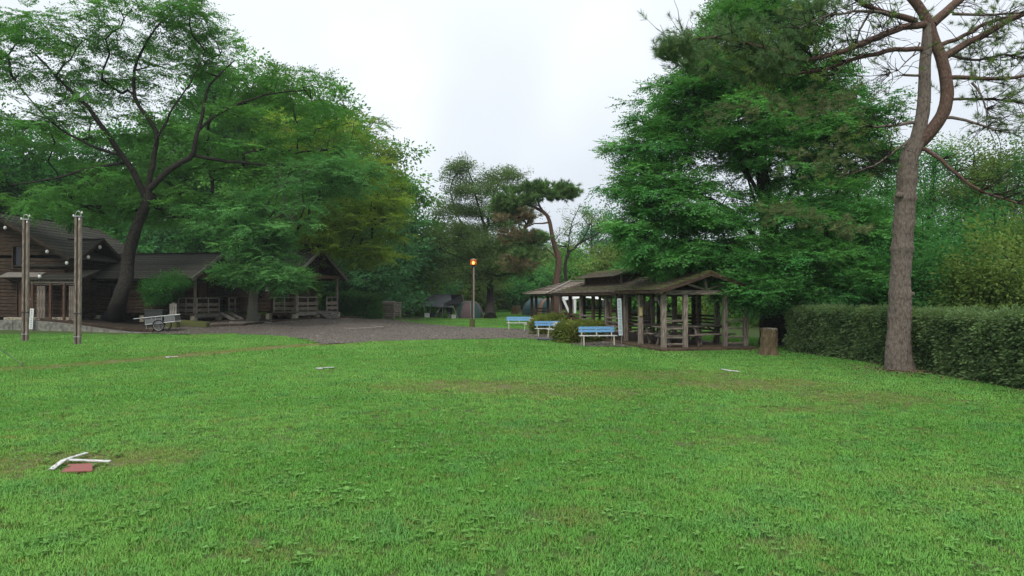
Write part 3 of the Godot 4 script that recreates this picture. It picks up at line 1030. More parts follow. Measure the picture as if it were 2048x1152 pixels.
func make_pavilions():
	var o := Vector3(5.52, 0.0, -24.75)
	# the nearest pavilion, with the picnic tables
	var t := thing("picnic_pavilion", "mossy shingled pavilion with open gable sheltering the picnic tables", "pavilion", o, pav_turn)
	part(t, "floor_slab", chamfer_box(Vector3(3.9, 0.16, 4.4), 0.02), M.floor, Transform3D(Basis.IDENTITY, Vector3(1.68, 0.03, -1.85)))
	var y0 := 0.11
	for q in [[0.0, 0.0], [0.85, 0.0], [2.47, 0.0], [3.32, 0.0], [0.0, -2.05], [3.32, -2.05], [0.0, -3.55], [3.32, -3.55], [1.2, -3.55], [2.2, -3.55]]:
		timber(t, "post", Vector3(q[0], y0, q[1]), Vector3(q[0], 2.05, q[1]), 0.17, 0.17, any(M.post), 0.015)
	for z in [0.0, -3.55]:
		timber(t, "tie_beam", Vector3(-0.3, 2.13, z), Vector3(3.62, 2.13, z), 0.15, 0.17, M.post[1])
		timber(t, "king_post", Vector3(1.68, 2.215, z), Vector3(1.68, 2.62, z), 0.11, 0.1, M.post[1])
		for s in [-1.0, 1.0]:
			timber(t, "strut", Vector3(1.68 + s * 0.06, 2.25, z), Vector3(1.68 + s * 0.78, 2.45, z), 0.09, 0.08, M.post[1])
	for x in [0.0, 3.32]:
		timber(t, "wall_plate", Vector3(x, 2.16, 0.35), Vector3(x, 2.16, -3.5), 0.14, 0.16, M.post[0])
		for z in [-0.09, -1.96]:
			timber(t, "knee_brace", Vector3(x, 1.5, z), Vector3(x, 2.05, z - 0.5), 0.08, 0.1, M.post[0])
	for q in [[0.09, 0.76], [2.56, 3.23]]:
		slat_panel(t, Vector3(q[0], 0, 0), Vector3(q[1], 0, 0), [0.24, 0.48, 0.80, 1.09], M.post)
	slat_panel(t, Vector3(0.09, 0, -3.55), Vector3(1.11, 0, -3.55), [0.62, 0.76, 0.9, 1.04, 1.18], M.log)
	slat_panel(t, Vector3(2.29, 0, -3.55), Vector3(3.23, 0, -3.55), [0.62, 0.76, 0.9, 1.04, 1.18], M.log)
	slat_panel(t, Vector3(3.32, 0, -2.14), Vector3(3.32, 0, -3.46), [0.62, 0.76, 0.9, 1.04, 1.18], M.log)
	gable_roof(t, -0.36, 3.72, 0.42, -3.75, 2.2, 2.86, true, 0.75)
	bulb_at(t, Vector3(1.15, 1.88, -3.1), 0.08)
	# the long pavilion behind it, with the raised vent roof
	t = thing("long_pavilion", "long dark-roofed pavilion with raised vent roof behind the picnic pavilion", "pavilion", o + Vector3(-0.225, 0, -0.974) * 3.9, pav_turn)
	part(t, "floor_slab", chamfer_box(Vector3(3.9, 0.14, 9.0), 0.02), M.floor, Transform3D(Basis.IDENTITY, Vector3(1.68, 0.02, -4.6)))
	for k in 6:
		var z := -0.1 - k * 1.75
		for x in [0.0, 3.32]:
			timber(t, "post", Vector3(x, 0.09, z), Vector3(x, 1.98, z), 0.15, 0.15, any(M.post) if k % 2 else any(M.log), 0.015)
		if k < 5 and k != 1:
			slat_panel(t, Vector3(0.0, 0, z - 0.09), Vector3(0.0, 0, z - 1.66), [0.5, 0.68, 0.86, 1.04], M.redlog if k > 2 else M.post, 0.08)
		if k < 5 and k != 2:
			slat_panel(t, Vector3(3.32, 0, z - 0.09), Vector3(3.32, 0, z - 1.66), [0.5, 0.68, 0.86, 1.04], M.log, 0.08)
	for x in [0.0, 3.32]:
		timber(t, "wall_plate", Vector3(x, 2.06, 0.1), Vector3(x, 2.06, -9.2), 0.15, 0.16, M.log[3])
	for z in [-0.1, -8.85]:
		timber(t, "tie_beam", Vector3(-0.3, 2.05, z), Vector3(3.62, 2.05, z), 0.14, 0.16, M.post[0])
	gable_roof(t, -0.34, 3.7, 0.05, -9.3, 2.13, 2.78, false, 0.4)
	# raised vent
	var v := thing_part(t, "vent_roof")
	for x in [0.95, 2.41]:
		part(v, "vent_wall", chamfer_box(Vector3(0.06, 0.5, 5.0), 0.01), M.log[1], Transform3D(Basis.IDENTITY, Vector3(x, 2.73, -4.9)))
	for z in [-2.42, -7.38]:
		part(v, "vent_wall", chamfer_box(Vector3(1.4, 0.5, 0.06), 0.01), M.log[1], Transform3D(Basis.IDENTITY, Vector3(1.68, 2.73, z)))
		timber(v, "vent_post", Vector3(0.93, 2.4, z + 0.04), Vector3(0.93, 3.0, z + 0.04), 0.1, 0.1, M.grey[0])
	for s in [-1.0, 1.0]:
		for k in 6:
			var f0 := 1.25 * (6 - k) / 6.0 + 0.03
			var f1 := 1.25 * (5 - k) / 6.0
			var a := Vector3(1.68 + s * f0, 3.32 - f0 * 0.33 + 0.03, -2.0)
			var b := Vector3(1.68 + s * f0, 3.32 - f0 * 0.33 + 0.03, -7.8)
			var d := Vector3(1.68 + s * f1, 3.32 - f1 * 0.33, -7.8)
			var e := Vector3(1.68 + s * f1, 3.32 - f1 * 0.33, -2.0)
			part(v, "roof_course", slab(a, b, d, e, 0.04) if s > 0.0 else slab(b, a, e, d, 0.04), any(M.moss) if k > 3 else any(M.shingle))
	bulb_at(t, Vector3(1.2, 1.8, -4.5), 0.09)
	# the hipped pavilion at the far end
	t = thing("hipped_pavilion", "small pavilion with low hipped brown roof beside the red pine", "pavilion", Vector3(2.6, 0.0, -44.0), pav_turn)
	part(t, "floor_slab", chamfer_box(Vector3(5.6, 0.14, 5.6), 0.02), M.floor, Transform3D(Basis.IDENTITY, Vector3(2.6, 0.02, -2.6)))
	for q in [[0.0, 0.0], [0.0, -1.0], [0.0, -4.0], [0.0, -5.2], [5.2, 0.0], [5.2, -5.2], [1.2, 0.0], [4.0, 0.0], [1.2, -5.2], [4.0, -5.2], [5.2, -1.2], [5.2, -4.0]]:
		timber(t, "post", Vector3(q[0], 0.09, q[1]), Vector3(q[0], 2.02, q[1]), 0.17, 0.17, any(M.log), 0.015)
	for q in [[0.0, -0.09, 0.0, -0.91], [0.0, -4.09, 0.0, -5.11], [5.2, -0.09, 5.2, -1.11], [5.2, -4.09, 5.2, -5.11]]:
		slat_panel(t, Vector3(q[0], 0, q[1]), Vector3(q[2], 0, q[3]), [0.5, 0.7, 0.9, 1.1], M.redlog, 0.08)
	for q in [[0.09, 0.0, 1.11, 0.0], [4.09, 0.0, 5.11, 0.0], [0.09, -5.2, 1.11, -5.2], [4.09, -5.2, 5.11, -5.2]]:
		slat_panel(t, Vector3(q[0], 0, q[1]), Vector3(q[2], 0, q[3]), [0.5, 0.7, 0.9, 1.1], M.redlog, 0.08)
	for q in [[0.0, 0.0, 5.2, 0.0], [0.0, -5.2, 5.2, -5.2], [0.0, 0.0, 0.0, -5.2], [5.2, 0.0, 5.2, -5.2]]:
		timber(t, "wall_plate", Vector3(q[0], 2.09 if q[1] == q[3] else 2.12, q[1]), Vector3(q[2], 2.09 if q[1] == q[3] else 2.12, q[3]), 0.14, 0.14, M.post[0])
	hip_roof(t, Vector3(2.6, 0, -2.6), 3.1, 0.55, 2.12, 2.98)

func hip_roof(t: Node3D, c: Vector3, half: float, ridge_half: float, eave: float, top: float):
	var rows := 8
	for side in 4:
		var turn := Basis(Vector3.UP, side * PI / 2)
		for k in rows:
			var f0 := 1.0 - float(k) / rows
			var f1 := 1.0 - (k + 1.0) / rows
			var y0 := lerpf(top, eave, f0) + 0.04
			var y1 := lerpf(top, eave, f1) + 0.015
			# ridge runs along local x for sides 0 and 2
			var w0 := lerpf(ridge_half if side % 2 == 0 else 0.0, half, f0)
			var w1 := lerpf(ridge_half if side % 2 == 0 else 0.0, half, f1)
			var n0 := lerpf(0.0 if side % 2 == 0 else ridge_half, half, f0)
			var n1 := lerpf(0.0 if side % 2 == 0 else ridge_half, half, f1)
			part(t, "shingle_course", slab(c + turn * Vector3(-w0, y0, n0 + 0.02), c + turn * Vector3(w0, y0, n0 + 0.02), c + turn * Vector3(w1 + 0.001, y1, n1), c + turn * Vector3(-w1 - 0.001, y1, n1), 0.03), any(M.post) if rng.randf() < 0.7 else any(M.shingle))
	for sx in [-1.0, 1.0]:
		for sz in [-1.0, 1.0]:
			timber(t, "hip_cap", c + Vector3(sx * (half + 0.03), eave + 0.07, sz * (half + 0.03)), c + Vector3(sx * ridge_half, top + 0.06, 0), 0.14, 0.05, M.grey[1])
	timber(t, "ridge_cap", c + Vector3(-ridge_half - 0.05, top + 0.07, 0), c + Vector3(ridge_half + 0.05, top + 0.07, 0), 0.16, 0.05, M.grey[1])

# ---------------------------------------------------------------- trees
# bends a polyline into a smooth row of points
func curve(pts: Array, step := 0.35) -> PackedVector3Array:
	var out := PackedVector3Array()
	for i in pts.size() - 1:
		var a: Vector3 = pts[maxi(i - 1, 0)]
		var b: Vector3 = pts[i]
		var c: Vector3 = pts[i + 1]
		var d: Vector3 = pts[mini(i + 2, pts.size() - 1)]
		var n := maxi(2, int(b.distance_to(c) / step))
		for k in n:
			out.append(b.cubic_interpolate(c, a, d, float(k) / n))
	out.append(pts[-1])
	return out

func taper(n: int, r0: float, r1: float, flare := 0.0) -> PackedFloat32Array:
	var out := PackedFloat32Array()
	for i in n:
		var f := float(i) / maxf(1.0, n - 1.0)
		out.append(lerpf(r0, r1, f) + flare * r0 * exp(-f * 14.0))
	return out

# o: base, trunk [points], r0, r1, limbs [[points, r0, r1], ...], lobes [[centre, radii], ...], clumps (per lobe), per (sprays per clump),
# spread (radius of a clump), spray (kind of leaf), tones [Color, Color], size, bark, twig (thickness)
func tree(called: String, label: String, category: String, o: Dictionary, group := "") -> Node3D:
	var base: Vector3 = o.base
	var t := thing(called, label, category, base, 0.0, group)
	var nodes := PackedVector3Array()
	var parents := PackedInt32Array()
	var weight := PackedFloat32Array()
	var sh := Shape.new()
	var tp := curve(o.trunk, o.get("step", 0.4))
	for i in tp.size():
		tp[i] -= base
	sh.tube(tp, taper(tp.size(), o.r0, o.r1, o.get("flare", 0.5)), o.get("sides", 12), o.get("rough", 0.12), 2.2, noise)
	for i in tp.size():
		if i >= tp.size() * o.get("bare", 0.45):
			nodes.append(tp[i])
			parents.append(-1)
			weight.append(0.0)
	var rsum := 0.0
	for l in o.get("limbs", []):
		var lp := curve(l[0], 0.5)
		for i in lp.size():
			lp[i] -= base
			if i > 0 and i < lp.size() - 1:
				lp[i] += Vector3(noise.get_noise_2d(i * 0.9, l[1] * 90.0), noise.get_noise_2d(i * 0.9, l[1] * 90.0 + 40), noise.get_noise_2d(i * 0.9, l[1] * 90.0 + 80)) * o.get("wobble", 0.12)
		sh.tube(lp, taper(lp.size(), l[1], l[2]), 8, 0.1, 2.0, noise)
		for i in range(1, lp.size()):
			nodes.append(lp[i])
			parents.append(-1)
			weight.append(0.0)
	part(t, "trunk", sh.mesh(), o.get("bark", M.bark))
	# places of the leaf clumps
	var clumps := []
	for l in o.lobes:
		var rad: Vector3 = l[1]
		var count: int = int(o.clumps * (l[2] if l.size() > 2 else 1.0))
		for k in count:
			var p := Vector3(rng.randfn(), rng.randfn(), rng.randfn()).normalized() * pow(rng.randf(), o.get("shell", 0.42))
			if p.y < -0.55 and rng.randf() < 0.6:
				p.y = -p.y
			var at: Vector3 = l[0] - base + p * rad
			if at.y < 0.5:
				at.y = 0.5 + rng.randf()
			clumps.append([at, (p * Vector3(1, 0.5, 1)).normalized(), l[3] if l.size() > 3 else -1])
	# branches: each clump is joined to the nearest limb or branch below it
	clumps.sort_custom(func(a, b): return a[0].distance_squared_to(nodes[0]) < b[0].distance_squared_to(nodes[0]))
	for c in clumps:
		var best := -1
		var cost := 1e9
		for j in nodes.size():
			var q := nodes[j]
			var w: float = q.distance_to(c[0]) + maxf(0.0, q.y - c[0].y + 0.2) * 1.2
			if w < cost:
				cost = w
				best = j
		var a := nodes[best]
		var b: Vector3 = c[0]
		var len := a.distance_to(b)
		var n := clampi(int(len / 0.6), 1, 8)
		var bow := Vector3(rng.randfn(), rng.randf_range(0.2, 1.2), rng.randfn()) * len * 0.1
		var prev := best
		for k in range(1, n + 1):
			var f := float(k) / n
			nodes.append(a.lerp(b, f) + bow * sin(PI * f) + Vector3(rng.randfn(), rng.randfn(), rng.randfn()) * 0.04)
			parents.append(prev)
			weight.append(0.0)
			prev = nodes.size() - 1
		weight[prev] += 1.0
	for i in range(nodes.size() - 1, -1, -1):
		if parents[i] >= 0:
			weight[parents[i]] += weight[i]
	var br := Shape.new()
	var tw: float = o.get("twig", 0.022)
	for i in nodes.size():
		if parents[i] >= 0:
			var r1 := tw * sqrt(weight[i])
			var r0 := tw * sqrt(maxf(weight[i], minf(weight[parents[i]], weight[i] * 1.6)))
			br.tube(PackedVector3Array([nodes[parents[i]], nodes[i]]), PackedFloat32Array([r0, r1]), 4 if r0 < 0.06 else 6, 0.0, 1.0, null, false)
	if br.v.size() > 0:
		part(t, "branches", br.mesh(), o.get("twig_mat", M.twig))
	# leaves
	var lists := [[], [], []]
	var size: float = o.get("size", 1.0)
	var spread: float = o.spread
	for c in clumps:
		var tones: Array = o.tones
		if c[2] is Array:
			tones = c[2]
		var tone: Color = tones[0].lerp(tones[1], rng.randf()) * rng.randf_range(0.75, 1.2)
		for k in int(o.per):
			var off := Vector3(rng.randfn(), rng.randfn() * o.get("flat", 0.35), rng.randfn()) * spread * 0.6
			var dir: Vector3 = (off / spread * 0.8 + c[1] * 0.6 + Vector3(rng.randfn(), rng.randfn() * 0.5, rng.randfn()) * 0.35 + Vector3(0, o.get("droop", -0.15), 0)).normalized()
			var up := Vector3(rng.randf_range(-0.3, 0.3), 1, rng.randf_range(-0.3, 0.3)).normalized()
			if absf(dir.dot(up)) > 0.95:
				up = Vector3.RIGHT
			var s := size * rng.randf_range(0.75, 1.2)
			var col := tone * rng.randf_range(0.86, 1.14)
			col.a = 1.0
			lists[rng.randi() % 3].append([Transform3D(Basis.looking_at(dir, up).scaled(Vector3(s, s, s)), c[0] + off), col])
	for k in 3:
		if lists[k].size() > 0:
			var m := scatter(t, "crown", sprays[o.spray + str(k)], M.needle if o.spray.ends_with("needle") else M.leaf, lists[k])
			m.set_meta("kind", "stuff")
	return t

var green_a := Color(0.083, 0.250, 0.052)
var green_b := Color(0.145, 0.354, 0.074)
var deep_a := Color(0.060, 0.213, 0.061)
var deep_b := Color(0.102, 0.284, 0.078)
var blue_a := Color(0.069, 0.206, 0.088)
var blue_b := Color(0.126, 0.315, 0.129)
var yellow_a := Color(0.131, 0.255, 0.035)
var yellow_b := Color(0.270, 0.388, 0.055)
var olive_a := Color(0.114, 0.198, 0.049)
var olive_b := Color(0.194, 0.286, 0.074)
var rust := [Color(0.15, 0.16, 0.07), Color(0.30, 0.23, 0.14)]

func make_trees():
	# the big crooked tree in front of the cabins
	tree("crooked_tree", "great crooked dark-trunked tree spreading feathery leaves over the cabins", "tree", {
		"base": Vector3(-24.16, 0.46, -41.17), "trunk": [Vector3(-24.16, 0.46, -41.17), Vector3(-22.27, 1.77, -38.60), Vector3(-21.88, 3.19, -38.60), Vector3(-21.77, 4.47, -38.60), Vector3(-21.24, 6.03, -38.50), Vector3(-20.71, 7.45, -38.50), Vector3(-20.75, 8.02, -38.50)], "r0": 0.46, "r1": 0.24, "flare": 0.6, "bare": 0.9, "rough": 0.2,
		"limbs": [
			[[Vector3(-20.80, 7.59, -38.50), Vector3(-21.18, 8.92, -38.00), Vector3(-22.09, 10.79, -37.00), Vector3(-22.88, 12.16, -36.50), Vector3(-24.10, 13.37, -36.50), Vector3(-25.64, 15.09, -36.00)], 0.2, 0.04],
			[[Vector3(-20.74, 7.87, -38.50), Vector3(-20.17, 9.95, -38.20), Vector3(-19.96, 11.17, -38.00), Vector3(-20.93, 13.16, -37.60), Vector3(-20.70, 15.04, -37.40), Vector3(-19.63, 16.63, -37.20), Vector3(-18.44, 17.65, -37.00)], 0.17, 0.03],
			[[Vector3(-20.63, 8.02, -38.50), Vector3(-19.37, 9.14, -38.40), Vector3(-18.14, 9.80, -38.20), Vector3(-17.77, 10.61, -38.00), Vector3(-17.36, 12.15, -38.00), Vector3(-16.95, 13.84, -38.00), Vector3(-15.55, 15.25, -38.00)], 0.2, 0.03],
			[[Vector3(-18.03, 9.95, -38.20), Vector3(-16.63, 9.74, -38.60), Vector3(-14.50, 9.53, -39.00), Vector3(-12.35, 9.34, -39.50)], 0.1, 0.03],
			[[Vector3(-17.64, 11.31, -38.00), Vector3(-16.27, 12.54, -38.40), Vector3(-14.23, 13.58, -39.00), Vector3(-11.78, 14.02, -39.50)], 0.09, 0.02],
			[[Vector3(-21.69, 9.80, -37.50), Vector3(-23.04, 10.24, -37.00), Vector3(-24.89, 11.48, -36.50), Vector3(-26.43, 13.49, -36.00)], 0.09, 0.02],
			[[Vector3(-20.02, 10.47, -38.00), Vector3(-18.61, 12.55, -37.40), Vector3(-17.33, 14.08, -37.00), Vector3(-16.79, 15.45, -37.00)], 0.08, 0.02],
			[[Vector3(-21.69, 9.48, -38.00), Vector3(-22.99, 8.78, -36.50), Vector3(-24.51, 8.09, -35.60), Vector3(-25.91, 7.73, -35.00)], 0.09, 0.03]],
		"lobes": [[Vector3(-25.20, 16.62, -36.50), Vector3(3.22, 1.34, 2.50)], [Vector3(-26.17, 14.69, -36.00), Vector3(2.38, 1.19, 2.20)], [Vector3(-21.17, 16.82, -37.00), Vector3(2.45, 1.36, 2.00)], [Vector3(-17.89, 17.65, -37.00), Vector3(1.23, 0.95, 1.20)], [Vector3(-17.20, 16.17, -40.20), Vector3(2.51, 1.33, 2.20)], [Vector3(-23.61, 14.08, -37.00), Vector3(3.54, 1.50, 2.50)], [Vector3(-20.30, 14.49, -39.60), Vector3(3.50, 1.75, 2.60)],
			[Vector3(-15.64, 14.99, -41.20), Vector3(3.33, 1.52, 2.60)], [Vector3(-13.05, 14.07, -41.70), Vector3(2.92, 1.38, 2.40)], [Vector3(-11.33, 11.40, -42.20), Vector3(2.48, 1.71, 2.20)], [Vector3(-25.97, 11.21, -36.50), Vector3(2.95, 1.88, 2.50)], [Vector3(-23.79, 11.70, -39.60), Vector3(4.08, 1.75, 2.40)], [Vector3(-18.60, 11.90, -40.40), Vector3(3.27, 1.78, 2.40)], [Vector3(-15.01, 10.87, -41.20), Vector3(3.64, 1.52, 2.40)],
			[Vector3(-25.21, 8.33, -37.00), Vector3(3.54, 1.63, 2.40)], [Vector3(-21.89, 9.32, -41.00), Vector3(3.62, 1.51, 2.00)], [Vector3(-17.35, 8.71, -41.00), Vector3(3.32, 1.51, 2.20)], [Vector3(-24.75, 7.04, -39.80), Vector3(3.81, 1.11, 2.00)], [Vector3(-19.86, 7.00, -40.60), Vector3(2.99, 0.96, 1.80)]],
		"clumps": 14, "per": 10, "spread": 0.85, "spray": "pinnate", "tones": [green_a, green_b], "flat": 0.22, "twig": 0.016})
	tree("leafy_tree", "upright tree between the two porches hanging bright leaves low", "tree", {
		"base": Vector3(-15.58, 0.44, -40.82), "trunk": [Vector3(-15.58, 0.44, -40.82), Vector3(-15.63, 1.76, -41.00), Vector3(-15.51, 2.97, -41.00), Vector3(-15.67, 4.78, -41.00), Vector3(-15.23, 6.89, -41.00), Vector3(-14.02, 8.71, -41.00)], "r0": 0.27, "r1": 0.1, "bark": M.pale_bark, "bare": 0.4,
		"limbs": [[[Vector3(-15.54, 2.97, -41.00), Vector3(-14.75, 4.14, -40.40), Vector3(-13.67, 5.30, -40.00), Vector3(-12.72, 5.58, -39.80)], 0.1, 0.03], [[Vector3(-15.58, 4.48, -41.00), Vector3(-16.19, 5.63, -40.40), Vector3(-16.92, 6.48, -40.00)], 0.1, 0.03], [[Vector3(-15.37, 6.29, -41.00), Vector3(-13.41, 7.20, -41.00), Vector3(-11.00, 8.10, -41.00)], 0.1, 0.03]],
		"lobes": [[Vector3(-13.82, 3.96, -38.00), Vector3(1.45, 1.12, 1.30)], [Vector3(-14.60, 5.01, -38.20), Vector3(1.18, 1.18, 1.40)], [Vector3(-12.57, 2.89, -37.80), Vector3(0.61, 0.50, 0.80)], [Vector3(-15.16, 3.23, -38.00), Vector3(0.62, 0.34, 0.70)], [Vector3(-13.06, 6.28, -38.20), Vector3(2.81, 1.55, 2.00)], [Vector3(-11.10, 8.41, -39.20), Vector3(2.88, 1.59, 2.00)], [Vector3(-16.33, 6.61, -38.60), Vector3(2.27, 1.42, 2.00)], [Vector3(-9.48, 8.79, -39.70), Vector3(1.46, 1.17, 1.60)]],
		"clumps": 20, "per": 10, "spread": 0.7, "spray": "pinnate", "tones": [Color(0.080, 0.25, 0.076), Color(0.145, 0.345, 0.105)], "flat": 0.25, "twig": 0.014, "size": 0.85})
	tree("yellowing_tree", "wide tree with pale branches and yellow-green leaves behind the hedge", "tree", {
		"base": Vector3(-17.00, 0.55, -48.00), "trunk": [Vector3(-17.00, 0.55, -48.00), Vector3(-16.82, 3.13, -48.00), Vector3(-16.54, 5.25, -48.00), Vector3(-15.88, 6.67, -48.00)], "r0": 0.28, "r1": 0.2, "bark": M.pale_bark, "bare": 0.8,
		"limbs": [[[Vector3(-15.98, 6.31, -48.00), Vector3(-14.87, 8.03, -47.60), Vector3(-13.36, 9.20, -47.20), Vector3(-11.23, 10.56, -47.00)], 0.16, 0.04], [[Vector3(-16.05, 6.31, -48.00), Vector3(-15.35, 8.44, -48.00), Vector3(-14.65, 10.21, -48.00), Vector3(-13.71, 12.42, -48.40), Vector3(-12.08, 14.00, -49.00)], 0.15, 0.04], [[Vector3(-16.40, 5.25, -48.00), Vector3(-14.68, 6.05, -47.00), Vector3(-12.78, 6.68, -46.40), Vector3(-9.62, 7.15, -46.00)], 0.12, 0.03], [[Vector3(-16.40, 5.25, -48.00), Vector3(-16.06, 8.08, -48.00), Vector3(-16.59, 11.01, -48.50), Vector3(-16.42, 14.37, -49.00)], 0.11, 0.03]],
		"lobes": [[Vector3(-11.32, 7.83, -46.00), Vector3(3.05, 1.08, 2.00)], [Vector3(-9.12, 6.64, -46.00), Vector3(2.03, 1.02, 1.80)], [Vector3(-9.70, 4.92, -45.60), Vector3(1.51, 0.67, 1.50)], [Vector3(-12.84, 5.08, -45.40), Vector3(1.84, 0.53, 1.40)], [Vector3(-8.97, 8.65, -47.00), Vector3(1.56, 1.21, 1.80)], [Vector3(-13.01, 6.81, -46.00), Vector3(2.37, 1.18, 1.80)], [Vector3(-9.88, 11.27, -48.00), Vector3(2.12, 1.59, 2.00), 0.7], [Vector3(-11.22, 14.06, -50.00), Vector3(1.66, 1.03, 1.80), 0.8], [Vector3(-13.80, 13.14, -50.00), Vector3(2.94, 1.84, 2.40)], [Vector3(-16.75, 13.14, -50.00), Vector3(2.58, 2.21, 2.00)]],
		"clumps": 16, "per": 9, "spread": 0.8, "spray": "pinnate", "tones": [yellow_a, yellow_b], "flat": 0.22, "twig": 0.016, "size": 0.95})
	# the tall dense tree over the picnic pavilion
	tree("dense_tree", "tall dense dark-green tree with tiered boughs behind the picnic pavilion", "tree", {
		"base": Vector3(10.66, 0.00, -27.60), "trunk": [Vector3(10.66, 0.00, -27.60), Vector3(10.62, 1.43, -27.70), Vector3(10.56, 2.65, -27.80), Vector3(10.54, 4.93, -28.00), Vector3(10.24, 8.03, -28.00), Vector3(10.09, 11.14, -28.00), Vector3(10.06, 13.63, -28.00)], "r0": 0.44, "r1": 0.06, "flare": 0.5, "bare": 0.25, "rough": 0.16,
		"limbs": [
			[[Vector3(10.62, 1.84, -27.70), Vector3(11.05, 2.54, -27.00), Vector3(11.78, 2.91, -26.40), Vector3(12.94, 3.19, -26.00), Vector3(13.70, 3.09, -26.00)], 0.15, 0.03], [[Vector3(10.56, 2.24, -27.70), Vector3(11.25, 3.43, -27.00), Vector3(12.26, 4.39, -26.60), Vector3(13.54, 5.15, -26.40)], 0.14, 0.03],
			[[Vector3(10.56, 2.45, -27.80), Vector3(9.46, 3.43, -27.00), Vector3(8.15, 4.00, -26.60), Vector3(6.39, 4.19, -26.60)], 0.13, 0.03], [[Vector3(10.60, 3.48, -28.00), Vector3(9.21, 5.07, -27.40), Vector3(7.48, 6.02, -27.00), Vector3(5.49, 6.42, -27.00)], 0.12, 0.03],
			[[Vector3(10.59, 3.07, -28.00), Vector3(10.90, 5.29, -27.60), Vector3(12.04, 7.29, -27.40), Vector3(13.47, 9.12, -27.40)], 0.13, 0.03], [[Vector3(10.44, 5.55, -28.00), Vector3(9.28, 7.54, -27.60), Vector3(8.01, 8.91, -27.40), Vector3(6.59, 9.73, -27.40)], 0.1, 0.02],
			[[Vector3(10.34, 6.79, -28.00), Vector3(11.28, 8.86, -28.00), Vector3(12.32, 10.73, -28.00)], 0.09, 0.02], [[Vector3(10.54, 4.52, -28.00), Vector3(10.75, 6.24, -30.00), Vector3(10.42, 7.99, -31.00)], 0.1, 0.03], [[Vector3(10.54, 4.52, -28.00), Vector3(12.74, 6.24, -30.00), Vector3(14.54, 7.76, -31.00)], 0.1, 0.03]],
		"lobes": [[Vector3(10.06, 14.05, -28.00), Vector3(1.34, 0.93, 1.40), 0.8], [Vector3(9.13, 12.59, -28.00), Vector3(1.65, 1.03, 1.70)], [Vector3(11.20, 12.59, -28.00), Vector3(1.55, 1.03, 1.70)], [Vector3(8.19, 11.14, -28.00), Vector3(1.44, 0.93, 1.80)], [Vector3(10.26, 10.93, -28.00), Vector3(2.06, 1.03, 2.40)], [Vector3(12.53, 10.93, -28.00), Vector3(1.65, 0.93, 1.80)], [Vector3(7.15, 9.79, -28.00), Vector3(1.55, 0.93, 1.80)], [Vector3(9.08, 9.17, -27.60), Vector3(2.23, 1.12, 2.40)], [Vector3(11.73, 9.17, -27.60), Vector3(2.03, 1.12, 2.40)], [Vector3(13.76, 9.48, -28.00), Vector3(1.34, 1.03, 1.80)],
			[Vector3(6.11, 8.24, -28.00), Vector3(1.55, 1.03, 1.80)], [Vector3(8.23, 7.52, -27.50), Vector3(2.43, 0.91, 2.40), 0.8], [Vector3(10.87, 7.31, -27.50), Vector3(2.23, 1.01, 2.40), 0.8], [Vector3(13.75, 7.62, -28.00), Vector3(1.65, 1.24, 2.00)], [Vector3(5.62, 6.31, -27.60), Vector3(1.32, 1.12, 1.90)], [Vector3(7.28, 5.62, -27.00), Vector3(1.99, 0.79, 2.00), 0.8], [Vector3(12.65, 5.62, -27.00), Vector3(2.19, 0.99, 2.20)], [Vector3(5.69, 4.63, -27.00), Vector3(1.39, 0.89, 1.80)], [Vector3(7.76, 4.19, -26.60), Vector3(1.76, 0.74, 1.70)],
			[Vector3(10.78, 5.00, -26.80), Vector3(1.77, 0.89, 2.00), 0.7], [Vector3(13.44, 4.43, -27.00), Vector3(1.59, 0.99, 2.00)], [Vector3(9.37, 3.00, -26.20), Vector3(1.54, 0.58, 1.30)], [Vector3(11.50, 3.39, -26.20), Vector3(1.93, 0.77, 1.80)], [Vector3(13.32, 2.61, -26.00), Vector3(1.15, 0.77, 1.80)], [Vector3(11.69, 2.23, -25.80), Vector3(1.33, 0.53, 1.30)], [Vector3(6.24, 3.42, -26.80), Vector3(1.18, 0.49, 1.40)], [Vector3(8.97, 2.23, -25.60), Vector3(0.72, 0.41, 0.90)]],
		"clumps": 22, "per": 14, "spread": 0.65, "spray": "feather", "tones": [Color(0.066, 0.235, 0.060), Color(0.145, 0.375, 0.098)], "flat": 0.2, "twig": 0.013, "shell": 0.5, "droop": -0.1})
